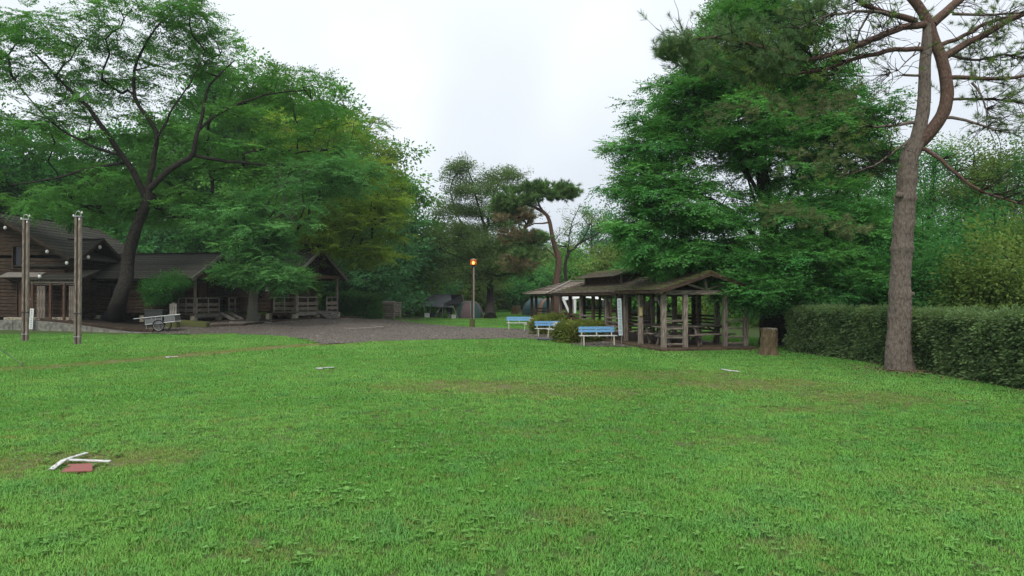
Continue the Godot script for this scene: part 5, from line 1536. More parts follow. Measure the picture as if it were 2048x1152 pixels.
func make_hedges():
	hedge("long_hedge", "long shoulder-high clipped hedge along the lawn beside the red pine", [Vector2(11.6, 5.0), Vector2(11.55, 10.0), Vector2(11.5, 15.0), Vector2(11.45, 19.0), Vector2(11.2, 22.0), Vector2(10.6, 24.6)], 1.3, 1.5, [Color(0.090, 0.160, 0.067), Color(0.208, 0.312, 0.131)], 85.0, 0.9, 0.07)
	hedge("low_hedge", "low clipped hedge behind the blue bench nearest the white sign", [Vector2(2.25, 28.9), Vector2(3.2, 29.8), Vector2(3.75, 31.2)], 1.05, 0.68, [Color(0.128, 0.173, 0.043), Color(0.238, 0.282, 0.069)], 80.0, 1.1)
	hedge("low_hedge", "low clipped hedge in front of the hipped pavilion between two blue benches", [Vector2(1.45, 35.2), Vector2(2.1, 36.0), Vector2(2.9, 37.6)], 1.0, 0.78, [Color(0.128, 0.178, 0.043), Color(0.238, 0.292, 0.069)], 60.0, 1.2)
	hedge("cabin_hedge", "dense clipped hedge between the cabin porch and the log fence", [Vector2(-13.0, 48.6), Vector2(-11.2, 48.3), Vector2(-9.75, 47.9)], 1.6, 1.42, [Color(0.053, 0.140, 0.048), Color(0.086, 0.202, 0.067)], 50.0, 1.3)
	hedge("far_hedge", "tall far hedge closing the camping field behind the tents", [Vector2(-13.0, 76.0), Vector2(-6.0, 78.0), Vector2(4.0, 80.0), Vector2(16.0, 80.0), Vector2(24.0, 78.0)], 1.6, 2.5, [Color(0.068, 0.113, 0.042), Color(0.113, 0.174, 0.061)], 16.0, 2.4, 0.2)

# ---------------------------------------------------------------- benches, tables, poles, cart and the like
func bench(label: String, at: Vector3, turn: float, pale := false) -> Node3D:
	var t := thing("bench", label, "bench", at, turn, "blue and white benches along the drive")
	var w := 0.76
	for k in 3:
		timber(t, "seat_slat", Vector3(-w, 0.38, 0.06 + 0.11 * k), Vector3(w, 0.38, 0.06 + 0.11 * k), 0.1, 0.035, M.chalk, 0.008)
	for k in 2:
		timber(t, "back_slat", Vector3(-w + 0.02, 0.56 + 0.12 * k, -0.05 - 0.02 * k), Vector3(w - 0.02, 0.56 + 0.12 * k, -0.05 - 0.02 * k), 0.028, 0.105, M.chalk if pale else M.blue, 0.008)
	for x in [-w + 0.14, 0.0, w - 0.14]:
		timber(t, "back_support", Vector3(x, 0.36, -0.02), Vector3(x, 0.72, -0.10), 0.05, 0.035, M.cream)
		timber(t, "seat_bearer", Vector3(x, 0.345, -0.03), Vector3(x, 0.345, 0.34), 0.05, 0.035, M.cream)
	for x in [-w + 0.14, w - 0.14]:
		timber(t, "leg", Vector3(x, 0.0, -0.06), Vector3(x, 0.34, 0.0), 0.055, 0.045, M.cream)
		timber(t, "leg", Vector3(x, 0.0, 0.36), Vector3(x, 0.34, 0.31), 0.055, 0.045, M.cream)
	return t

func picnic_table(label: String, at: Vector3, turn: float):
	var t := thing("picnic_table", label, "picnic table", at, turn, "picnic tables under the pavilion roof")
	for k in 5:
		timber(t, "top_plank", Vector3(-0.82, 0.72, -0.3 + 0.15 * k), Vector3(0.82, 0.72, -0.3 + 0.15 * k), 0.14, 0.045, any(M.post))
	for s in [-1.0, 1.0]:
		for k in 2:
			timber(t, "seat_plank", Vector3(-0.82, 0.42, s * (0.6 + 0.15 * k)), Vector3(0.82, 0.42, s * (0.6 + 0.15 * k)), 0.14, 0.045, any(M.post))
		timber(t, "brace", Vector3(s * 0.55, 0.36, 0), Vector3(s * 0.06, 0.68, 0), 0.07, 0.05, M.post[0])
	for x in [-0.58, 0.58]:
		timber(t, "seat_bearer", Vector3(x, 0.37, -0.78), Vector3(x, 0.37, 0.78), 0.06, 0.1, M.post[0])
		timber(t, "top_bearer", Vector3(x, 0.66, -0.36), Vector3(x, 0.66, 0.36), 0.06, 0.08, M.post[0])
		for s in [-1.0, 1.0]:
			timber(t, "leg", Vector3(x + 0.07, 0.0, s * 0.55), Vector3(x + 0.07, 0.69, s * 0.22), 0.07, 0.11, M.post[1])

# strokes of a hand-painted vertical line of characters, each a few bars
func painted_column(parent: Node, n: int, height: float, width: float, top: Vector3, mat: Material):
	var r := RandomNumberGenerator.new()
	r.seed = 77
	for k in n:
		var sh := Shape.new()
		var s := height / n
		var c := top + Vector3(0, -s * (k + 0.5), 0)
		var g := minf(width, s) * 0.40
		var strokes := [[[-1, 0.8], [1, 0.8]], [[0, 1], [0, -1]], [[-0.9, -0.8], [0.9, -0.8]], [[-0.8, 0.1], [0.8, 0.1]], [[-0.7, 0.8], [-0.8, -0.7]], [[0.7, 0.8], [0.7, -0.9]], [[0.2, 0.3], [0.9, -0.7]], [[-0.1, 0.2], [-0.9, -0.6]]]
		var used := []
		while used.size() < 4:
			var i := r.randi() % strokes.size()
			if not used.has(i):
				used.append(i)
				var st: Array = strokes[i]
				sh.bar(c + Vector3(st[0][0], st[0][1], 0) * g, c + Vector3(st[1][0], st[1][1], 0) * g, g * 0.24, 0.004)
		part(parent, "character", sh.mesh(), mat)

func light_pole(label: String, at: Vector3, height: float, turn: float):
	var t := thing("timber_pole", label, "pole", at, turn, "timber poles on the lawn below the terrace")
	t.scale = Vector3(0.86, 1.0, 0.86)
	for s in [-1.0, 1.0]:
		timber(t, "board", Vector3(s * 0.085, -0.1, 0), Vector3(s * 0.085, height, 0), 0.1, 0.2, M.post[1] if s < 0.0 else M.post[2], 0.012)
	timber(t, "spacer", Vector3(0, 0.0, 0), Vector3(0, height - 0.25, 0), 0.066, 0.13, M.log[2])
	part(t, "strap", chamfer_box(Vector3(0.29, 0.03, 0.23), 0.005), M.metal, Transform3D(Basis.IDENTITY, Vector3(0, 0.32, 0)))
	part(t, "strap", chamfer_box(Vector3(0.29, 0.05, 0.23), 0.005), M.dark_metal, Transform3D(Basis.IDENTITY, Vector3(0, 1.28, 0)))
	part(t, "cap_plate", chamfer_box(Vector3(0.34, 0.04, 0.24), 0.008), M.metal, Transform3D(Basis.IDENTITY, Vector3(0, height + 0.03, 0)))
	var ring := []
	for k in 10:
		var a := PI * k / 9.0
		ring.append(Vector3(cos(a) * 0.13, height + 0.05 + sin(a) * 0.2, 0.02))
	round_bar(t, "hook", ring, 0.016, M.metal, 6)
	for q in [Vector3(-0.2, 0.06, 0.05), Vector3(0.17, 0.19, 0.04), Vector3(0.1, -0.1, 0.14)]:
		ball(t, "insulator", Vector3(0, height, 0) + q, Vector3(0.035, 0.05, 0.035), M.globe)

func lamp_post(at: Vector3):
	var t := thing("street_lamp", "slim pole lamp glowing orange at the edge of the drive", "lamp", at)
	var stub := Shape.new()
	stub.tube(PackedVector3Array([Vector3(-0.08, -0.1, 0), Vector3(-0.08, 0.3, 0), Vector3(-0.06, 0.52, 0)]), PackedFloat32Array([0.2, 0.17, 0.16]), 10, 0.15, 2.0, noise)
	part(t, "base_block", stub.mesh(), M.moss[0])
	round_bar(t, "pole", [Vector3(0.03, 0.4, 0), Vector3(0.03, 3.95, 0)], 0.05, M.grey[2])
	round_bar(t, "conduit", [Vector3(-0.06, 0.4, 0.0), Vector3(-0.06, 3.95, 0.0)], 0.035, M.redlog[0])
	var glow := StandardMaterial3D.new()
	glow.albedo_color = Color(1.0, 0.75, 0.45)
	glow.emission_enabled = true
	glow.emission = Color(1.0, 0.72, 0.38)
	glow.emission_energy_multiplier = 2.2
	round_bar(t, "collar", [Vector3(0.01, 3.93, 0), Vector3(0.01, 4.02, 0)], 0.1, M.redlog[0], 10)
	ball(t, "bulb", Vector3(0.01, 4.12, 0), Vector3(0.085, 0.1, 0.085), glow)
	var amber := solid(lin(0.11, 0.048, 0.02), 0.3)
	for k in 6:
		var a := TAU * k / 6.0
		round_bar(t, "cage_bar", [Vector3(0.01 + cos(a) * 0.17, 3.98, sin(a) * 0.17), Vector3(0.01 + cos(a) * 0.17, 4.3, sin(a) * 0.17)], 0.018, amber, 5)
	var cap := Shape.new()
	cap.tube(PackedVector3Array([Vector3(0.01, 4.29, 0), Vector3(0.01, 4.33, 0), Vector3(0.01, 4.40, 0)]), PackedFloat32Array([0.22, 0.2, 0.05]), 12)
	part(t, "lamp_cap", cap.mesh(), amber)
	round_bar(t, "lamp_ring", [Vector3(0.01, 3.96, 0), Vector3(0.01, 3.99, 0)], 0.19, amber, 12)
	var l := OmniLight3D.new()
	l.name = "lamp_light"
	l.position = Vector3(0.01, 4.12, 0)
	l.light_color = Color(1.0, 0.62, 0.25)
	l.light_energy = 1.2
	l.light_size = 0.08
	l.omni_range = 30.0
	l.omni_attenuation = 2.0
	l.shadow_enabled = true
	t.add_child(l)

func stump(label: String, at: Vector3, r: float, h: float):
	var t := thing("tree_stump", label, "stump", at)
	var sh := Shape.new()
	var pts := []
	var rr := PackedFloat32Array()
	for k in 12:
		pts.append(Vector3(0.02 * k / 12.0, -0.05 + (h + 0.05) * k / 11.0, 0))
		rr.append(r * (1.0 + 0.28 * exp(-k * 0.7)))
	sh.tube(PackedVector3Array(pts), rr, 36, 0.34, 5.0, noise, false)
	part(t, "bark", sh.mesh(), M.stump_bark)
	var top := Shape.new()
	top.tube(PackedVector3Array([Vector3(0.02, h - 0.06, 0), Vector3(0.02, h - 0.005, 0)]), PackedFloat32Array([r * 0.96, r * 0.93]), 20)
	part(t, "cut_face", top.mesh(), M.grey[2])

func handcart(at: Vector3, turn: float):
	var t := thing("handcart", "two-wheeled aluminium handcart parked at the edge of the gravel", "cart", at, turn)
	var y := 0.42
	# a tilted tray: front low, tubes run on as a handle
	var tilt := Node3D.new()
	tilt.name = "tray"
	tilt.rotation.z = deg_to_rad(6.0)
	tilt.position.y = y
	t.add_child(tilt)
	for z in [-0.4, 0.4]:
		round_bar(tilt, "handle_tube", [Vector3(-1.2, 0.36, z * 0.9), Vector3(-0.6, 0.36, z), Vector3(0.85, 0.36, z)], 0.022, M.metal)
		round_bar(tilt, "frame_tube", [Vector3(-0.65, 0.0, z), Vector3(0.85, 0.0, z)], 0.022, M.metal)
		for x in [-0.62, -0.1, 0.36, 0.84]:
			round_bar(tilt, "upright", [Vector3(x, 0.0, z), Vector3(x, 0.36, z)], 0.018, M.metal)
		part(tilt, "side_sheet", chamfer_box(Vector3(0.44, 0.3, 0.012), 0.003), M.dull, Transform3D(Basis.IDENTITY, Vector3(0.6, 0.18, z)))
		part(tilt, "side_sheet", chamfer_box(Vector3(0.46, 0.22, 0.012), 0.003), M.dull, Transform3D(Basis.IDENTITY, Vector3(-0.36, 0.16, z)))
	part(tilt, "floor_sheet", chamfer_box(Vector3(1.46, 0.015, 0.78), 0.003), M.metal, Transform3D(Basis.IDENTITY, Vector3(0.1, 0.0, 0)))
	for x in [-0.64, 0.85]:
		part(tilt, "end_sheet", chamfer_box(Vector3(0.015, 0.3, 0.76), 0.003), M.metal, Transform3D(Basis.IDENTITY, Vector3(x, 0.18, 0)))
	round_bar(tilt, "grip", [Vector3(-1.2, 0.36, -0.36), Vector3(-1.2, 0.36, 0.36)], 0.02, M.metal)
	round_bar(t, "axle", [Vector3(0.05, 0.3, -0.5), Vector3(0.05, 0.3, 0.5)], 0.02, M.dark_metal)
	for z in [-0.48, 0.48]:
		var w := thing_part(t, "wheel")
		var ring := []
		for k in 21:
			var a := TAU * k / 20.0
			ring.append(Vector3(0.05 + cos(a) * 0.28, 0.3 + sin(a) * 0.28, z))
		round_bar(w, "tyre", ring, 0.03, M.rubber, 6)
		var rim := []
		for p in ring:
			rim.append(Vector3(0.05, 0.3, z) + (p - Vector3(0.05, 0.3, z)) * 0.88)
		round_bar(w, "rim", rim, 0.012, M.metal, 5)
		for k in 10:
			var a := TAU * k / 10.0
			round_bar(w, "spoke", [Vector3(0.05, 0.3, z), Vector3(0.05 + cos(a) * 0.25, 0.3 + sin(a) * 0.25, z)], 0.004, M.metal, 4)
	for x in [-0.62]:
		round_bar(t, "prop", [Vector3(x, 0.0, 0.3), Vector3(x, 0.36, 0.3)], 0.018, M.metal)

func log_fence(at: Vector3, turn: float):
	var t := thing("log_fence", "short fence of horizontal logs between posts at the hedge end", "fence", at, turn)
	for q in [Vector3(0, 0, 0), Vector3(1.55, 0, 0), Vector3(1.75, 0, -1.6)]:
		round_bar(t, "post", [q + Vector3(0, -0.1, 0), q + Vector3(0, 1.15, 0)], 0.07, M.post[2], 9)
	for k in 7:
		round_bar(t, "slat", [Vector3(-0.06, 0.14 + 0.15 * k, 0.02), Vector3(1.6, 0.14 + 0.15 * k, 0.02)], 0.055, any(M.post), 8)
		round_bar(t, "slat", [Vector3(1.56, 0.14 + 0.15 * k, -0.06), Vector3(1.76, 0.14 + 0.15 * k, -1.65)], 0.05, any(M.post), 8)
	round_bar(t, "cap_log", [Vector3(-0.1, 1.16, 0), Vector3(1.7, 1.16, 0)], 0.05, M.grey[1], 8)

func flat_strip(parent: Node, called: String, a: Vector3, b: Vector3, w: float, mat: Material):
	timber(parent, called, a, b, w, 0.018, mat, 0.005)

func make_objects():
	light_pole("grooved timber pole with a leaning lettered board at its foot", Vector3(-21.48, 0.00, -30.00), 5.35, 12.0)
	light_pole("grooved timber pole with a metal hook, nearer the crooked tree", Vector3(-17.89, 0.00, -28.00), 5.25, 8.0)
	lamp_post(Vector3(-2.47, 0.00, -43.40))
	bench("blue bench in front of the low hedge, next to the white sign", Vector3(3.42, 0.03, -27.4), 8.0)
	bench("blue bench half hidden by the low hedge", Vector3(1.85, 0.03, -33.4), 8.0)
	bench("white-backed bench set crosswise beside the half hidden blue bench", Vector3(2.35, 0.03, -31.9), -55.0, true)
	bench("blue bench standing alone at the drive, facing the lawn", Vector3(0.42, 0.03, -40.3), 3.0)
	bench("white-backed bench set crosswise beside the lone blue bench", Vector3(1.35, 0.03, -38.0), -55.0, true)
	var o := Vector3(5.52, 0.11, -24.75)
	var bx := Vector3(0.974, 0, -0.225)
	var bz := Vector3(-0.225, 0, -0.974)
	picnic_table("picnic table near the entrance rails of the picnic pavilion", o + bx * 0.98 + bz * 0.98, 13.0)
	picnic_table("picnic table at the post nearest the tree stump", o + bx * 2.55 + bz * 1.55, 13.0)
	picnic_table("picnic table at the rear of the picnic pavilion beside its slatted panel", o + bx * 0.95 + bz * 2.7, 13.0)
	stump("waist-high cut tree stump with furrowed bark by the hedge end", Vector3(8.65, 0.00, -22.90), 0.27, 0.92)
	stump("small dark stump on the grass of the camping field", Vector3(0.39, 0.25, -66.00), 0.42, 0.8)
	handcart(Vector3(-18.58, 0.11, -36.00) + Vector3(0, 0.04, 0), 6.0)
	log_fence(Vector3(-10.16, 0.42, -49.60), 0.0)
	# lettered boards
	var t := thing("upright_sign", "tall narrow white sign with a column of dark characters", "sign", Vector3(4.48, 0.00, -27.90), 0.0)
	round_bar(t, "stake", [Vector3(0.03, -0.1, -0.04), Vector3(0.03, 1.8, -0.04)], 0.025, M.grey[1], 6)
	var face := Node3D.new()
	face.name = "board"
	face.rotation.z = deg_to_rad(2.5)
	t.add_child(face)
	part(face, "panel", chamfer_box(Vector3(0.17, 1.52, 0.02), 0.004), solid(lin(0.50, 0.60, 0.62), 0.5), Transform3D(Basis.IDENTITY, Vector3(0, 1.14, 0)))
	painted_column(face, 11, 1.40, 0.15, Vector3(0, 1.86, 0.013), M.ink)
	t = thing("leaning_sign", "narrow board with a column of green characters leaning by the pole", "sign", Vector3(-25.76, 0.13, -36.40) + Vector3(0, 0.1, 0), 0.0)
	face = Node3D.new()
	face.name = "board"
	face.rotation.z = deg_to_rad(-3.0)
	t.add_child(face)
	part(face, "panel", chamfer_box(Vector3(0.2, 1.1, 0.02), 0.004), M.white, Transform3D(Basis.IDENTITY, Vector3(0, 0.55, 0)))
	painted_column(face, 8, 1.0, 0.19, Vector3(0, 1.05, 0.013), solid(lin(0.02, 0.16, 0.12), 0.6))
	t = thing("yellow_notice", "small yellow notice fixed to a side post of the picnic pavilion", "notice", o + bz * 2.05 + Vector3(0, 1.28, 0) + Vector3(0, 0, 0.12), 13.0)
	part(t, "panel", chamfer_box(Vector3(0.13, 0.34, 0.015), 0.003), solid(lin(0.55, 0.42, 0.06), 0.5))
	part(t, "paper", chamfer_box(Vector3(0.075, 0.26, 0.004), 0.001), solid(lin(0.55, 0.52, 0.36), 0.6), Transform3D(Basis.IDENTITY, Vector3(0.0, -0.01, 0.0105)))
	# shrub and weathered things before the long cabin
	tree("shrub", "bushy shrub with bent stem in front of the long cabin", "shrub", {"base": Vector3(-20.51, 0.36, -39.50), "trunk": [Vector3(-20.51, 0.36, -39.50), Vector3(-20.52, 1.25, -39.40), Vector3(-20.18, 2.06, -39.30)], "r0": 0.09, "r1": 0.05, "bare": 0.4, "step": 0.15,
		"lobes": [[Vector3(-20.16, 2.49, -39.20), Vector3(0.92, 0.69, 0.80)], [Vector3(-19.59, 2.78, -39.20), Vector3(0.72, 0.52, 0.70)], [Vector3(-20.59, 2.06, -39.20), Vector3(0.58, 0.40, 0.60)]], "clumps": 14, "per": 12, "spread": 0.35, "spray": "small", "tones": [deep_a, green_a], "size": 0.7, "twig": 0.01})
	t = thing("board_screen", "short pale weathered board screen at the shrub", "screen", Vector3(-19.44, 0.32, -39.00))
	for k in 3:
		timber(t, "board", Vector3(-0.14 + 0.14 * k, 0.25, 0), Vector3(-0.14 + 0.14 * k, 1.25 + 0.05 * (k % 2), 0), 0.13, 0.03, M.grey[2])
	for x in [-0.15, 0.15]:
		timber(t, "stake", Vector3(x, -0.05, -0.04), Vector3(x, 0.9, -0.04), 0.05, 0.04, M.post[0])
	t = thing("water_tank", "dark square tank standing under the shrub", "tank", Vector3(-20.37, 0.32, -38.90))
	part(t, "body", chamfer_box(Vector3(1.05, 0.85, 0.6), 0.03), solid(lin(0.018, 0.022, 0.020), 0.6), Transform3D(Basis.IDENTITY, Vector3(0, 0.43, 0)))
	part(t, "lid", chamfer_box(Vector3(1.12, 0.06, 0.66), 0.015), solid(lin(0.035, 0.042, 0.036), 0.6), Transform3D(Basis.IDENTITY, Vector3(0, 0.88, 0)))
	part(t, "tap", chamfer_box(Vector3(0.05, 0.05, 0.14), 0.01), M.metal, Transform3D(Basis.IDENTITY, Vector3(0.3, 0.3, 0.35)))
	# mossy logs edging the yard
	for q in [["mossy squared log edging the yard behind the handcart", Vector3(-18.90, 0.29, -38.60), Vector3(-16.89, 0.24, -37.80), 0.34], ["pale mossy block laid behind the handcart tray", Vector3(-19.28, 0.25, -38.00), Vector3(-18.56, 0.24, -37.80), 0.42]]:
		t = thing("edging_log", q[0], "log", q[1])
		timber(t, "log", Vector3(0, 0.16, 0), q[2] - q[1] + Vector3(0, 0.14, 0), 0.34, q[3], M.moss[0], 0.05)
		timber(t, "moss_cap", Vector3(0.05, 0.16 + q[3] * 0.5 + 0.015, 0), q[2] - q[1] + Vector3(-0.05, 0.14 + q[3] * 0.5 + 0.015, 0), 0.28, 0.03, M.moss[2], 0.01)
	t = thing("timber_kerb", "dark timber kerb along the gravel in front of the cabin porches", "kerb", Vector3(-16.81, 0.25, -38.00))
	var kp := [Vector3(-16.81, 0.25, -38.00), Vector3(-15.24, 0.29, -38.60), Vector3(-14.24, 0.40, -40.20), Vector3(-12.91, 0.50, -43.20), Vector3(-11.41, 0.48, -46.20), Vector3(-9.42, 0.34, -49.00)]
	for i in kp.size() - 1:
		timber(t, "beam", kp[i] - t.position + Vector3(0, 0.07, 0), kp[i + 1] - t.position + Vector3(0, 0.07, 0), 0.14, 0.16, any(M.log))
	t = thing("timber_kerb", "short pale timber edging in front of the long cabin steps", "kerb", Vector3(-16.46, 0.37, -39.60))
	timber(t, "beam", Vector3(0, 0.07, 0), Vector3(-14.10, 0.38, -39.80) - t.position + Vector3(0, 0.06, 0), 0.12, 0.14, M.grey[0])
	# things left on the lawn
	t = thing("ground_marker", "two white painted laths and a red plate in worn grass", "marker", Vector3(-4.99, 0.00, -7.88))
	var m0: Vector3 = t.position
	var l1a: Vector3 = Vector3(-5.19, 0.00, -7.68) - m0 + Vector3(0, 0.05, 0)
	var l1m: Vector3 = Vector3(-5.26, 0.00, -8.00) - m0 + Vector3(0, 0.075, 0)
	var l1b: Vector3 = Vector3(-5.29, 0.00, -8.47) - m0 + Vector3(0, 0.05, 0)
	flat_strip(t, "lath", l1a, l1m, 0.06, M.chalk)
	flat_strip(t, "lath", l1m, l1b, 0.05, M.chalk)
	flat_strip(t, "lath", Vector3(-5.24, 0.00, -8.07) - m0 + Vector3(0, 0.06, 0), Vector3(-4.74, 0.00, -8.04) - m0 + Vector3(0, 0.05, 0), 0.055, M.chalk)
	round_bar(t, "bolt_hole", [l1a + Vector3(0.0, 0.011, -0.03), l1a + Vector3(0, 0.0135, -0.03)], 0.012, M.ink, 8)
	var red := noise_tex(0.03, [Color(0.10, 0.10, 0.05), Color(0.24, 0.075, 0.072), Color(0.33, 0.11, 0.11)], [0.25, 0.45, 0.8], 0.0, 97, 4)
	part(t, "red_plate", slab(Vector3(-5.05, 0.00, -7.64) - m0 + Vector3(0, 0.03, 0), Vector3(-4.73, 0.00, -7.68) - m0 + Vector3(0, 0.032, 0), Vector3(-4.92, 0.00, -8.00) - m0 + Vector3(0, 0.038, 0), Vector3(-5.19, 0.00, -7.97) - m0 + Vector3(0, 0.035, 0), 0.012), textured(red, Vector3(3, 3, 3), 0.7))
	for q in [["white lath lying in the grass below the gravel drive", Vector3(-11.09, 0.00, -21.77), Vector3(-10.76, 0.00, -21.95)], ["white lath lying in the lawn near the tree stump", Vector3(5.59, 0.00, -18.15), Vector3(5.86, 0.00, -17.56)], ["pale lath sunk in the middle of the lawn", Vector3(-5.30, 0.00, -18.39), Vector3(-4.88, 0.00, -18.64)]]:
		t = thing("marker_lath", q[0], "lath", q[1])
		flat_strip(t, "lath", Vector3(0, 0.05, 0), q[2] - q[1] + Vector3(0, 0.05, 0), 0.05, M.chalk)
		flat_strip(t, "lath", Vector3(0.05, 0.035, 0.06), (q[2] - q[1]) * 0.45 + Vector3(0, 0.04, 0.14), 0.04, M.chalk)
	t = thing("guy_rope", "pale rope stretched down to a peg in the lawn", "rope", Vector3(-13.86, 0.00, -19.30))
	round_bar(t, "rope", [Vector3(0, 0.02, 0), Vector3(-13.17, 0.65, -17.50) - t.position, Vector3(-12.36, 1.28, -15.50) - t.position], 0.012, solid(lin(0.34, 0.40, 0.30), 0.8), 5)
	timber(t, "peg", Vector3(0.02, -0.1, 0), Vector3(-0.03, 0.12, 0), 0.03, 0.03, M.post[0])
	t = thing("wooden_hoop", "thin pale ring lying on the gravel", "ring", Vector3(-8.63, 0.15, -39.40) + Vector3(0, 0.05, 0))
	var ring := []
	for k in 25:
		var a := TAU * k / 24.0
		ring.append(Vector3(cos(a) * 1.15, 0.02 * sin(a * 2.0), sin(a) * 1.5))
	round_bar(t, "ring", ring, 0.028, M.grey[2], 6)
	t = thing("folded_tarp", "small dark blue tarpaulin lying flat beside the benches", "tarpaulin", Vector3(1.55, 0.00, -30.57))
	var tarp := Shape.new()
	for i in 8:
		for j in 4:
			var q := []
			for e in [[0, 0], [1, 0], [1, 1], [0, 1]]:
				var x: float = -0.45 + (i + e[0]) * 0.115
				var z: float = -0.3 + (j + e[1]) * 0.15
				q.append(Vector3(x, 0.075 + 0.03 * noise.get_noise_2d(x * 5, z * 5), z))
			tarp.quad(q[0], q[3], q[2], q[1])
	part(t, "sheet", tarp.mesh(), solid(lin(0.02, 0.03, 0.055), 0.6))

# ---------------------------------------------------------------- the camping field
func dome_tent(called: String, label: String, at: Vector3, turn: float, r: Vector3, mats: Array, gores := 8):
	var t := thing(called, label, "tent", at, turn, "tents on the camping field")
	for g in gores:
		var sh := Shape.new()
		var n := 8
		for i in n:
			for h in 3:
				var q := []
				for e in [[0, 0], [1, 0], [1, 1], [0, 1]]:
					var a: float = TAU * (g + (h + e[0]) / 3.0) / gores
					var b: float = PI / 2 * (i + e[1]) / n
					var flat: float = 1.0 - 0.05 * sin(PI * (h + e[0]) / 3.0)
					var y := sin(b)
					var w := pow(cos(b), 0.75) * flat
					q.append(Vector3(cos(a) * w * r.x, y * r.y, sin(a) * w * r.z))
				sh.quad(q[0], q[3], q[2], q[1])
		part(t, "panel", sh.mesh(), mats[g % mats.size()])
	for g in range(0, gores, 2):
		var pts := []
		for i in 9:
			var b := PI / 2 * i / 8.0
			var a := TAU * g / gores
			pts.append(Vector3(cos(a) * pow(maxf(cos(b), 0.0), 0.75) * r.x, sin(b) * r.y, sin(a) * pow(maxf(cos(b), 0.0), 0.75) * r.z) * 1.012)
		round_bar(t, "pole", pts, 0.022, M.grey[2], 5)
	return t

func camp_chair(label: String, at: Vector3, turn: float):
	var t := thing("camp_chair", label, "chair", at, turn, "folding chairs at the tarpaulin shelter")
	part(t, "seat", slab(Vector3(-0.25, 0.4, 0.22), Vector3(0.25, 0.4, 0.22), Vector3(0.25, 0.36, -0.2), Vector3(-0.25, 0.36, -0.2), 0.02), M.black)
	part(t, "backrest", slab(Vector3(-0.25, 0.42, -0.2), Vector3(0.25, 0.42, -0.2), Vector3(0.25, 0.85, -0.34), Vector3(-0.25, 0.85, -0.34), 0.02), M.black)
	for z in [0.2, -0.2]:
		round_bar(t, "leg", [Vector3(-0.27, 0.0, z), Vector3(0.27, 0.42, z)], 0.015, M.metal, 5)
		round_bar(t, "leg", [Vector3(0.27, 0.0, z), Vector3(-0.27, 0.42, z)], 0.015, M.metal, 5)
	for x in [-0.27, 0.27]:
		round_bar(t, "armrest", [Vector3(x, 0.6, 0.24), Vector3(x, 0.6, -0.26)], 0.02, M.black, 5)

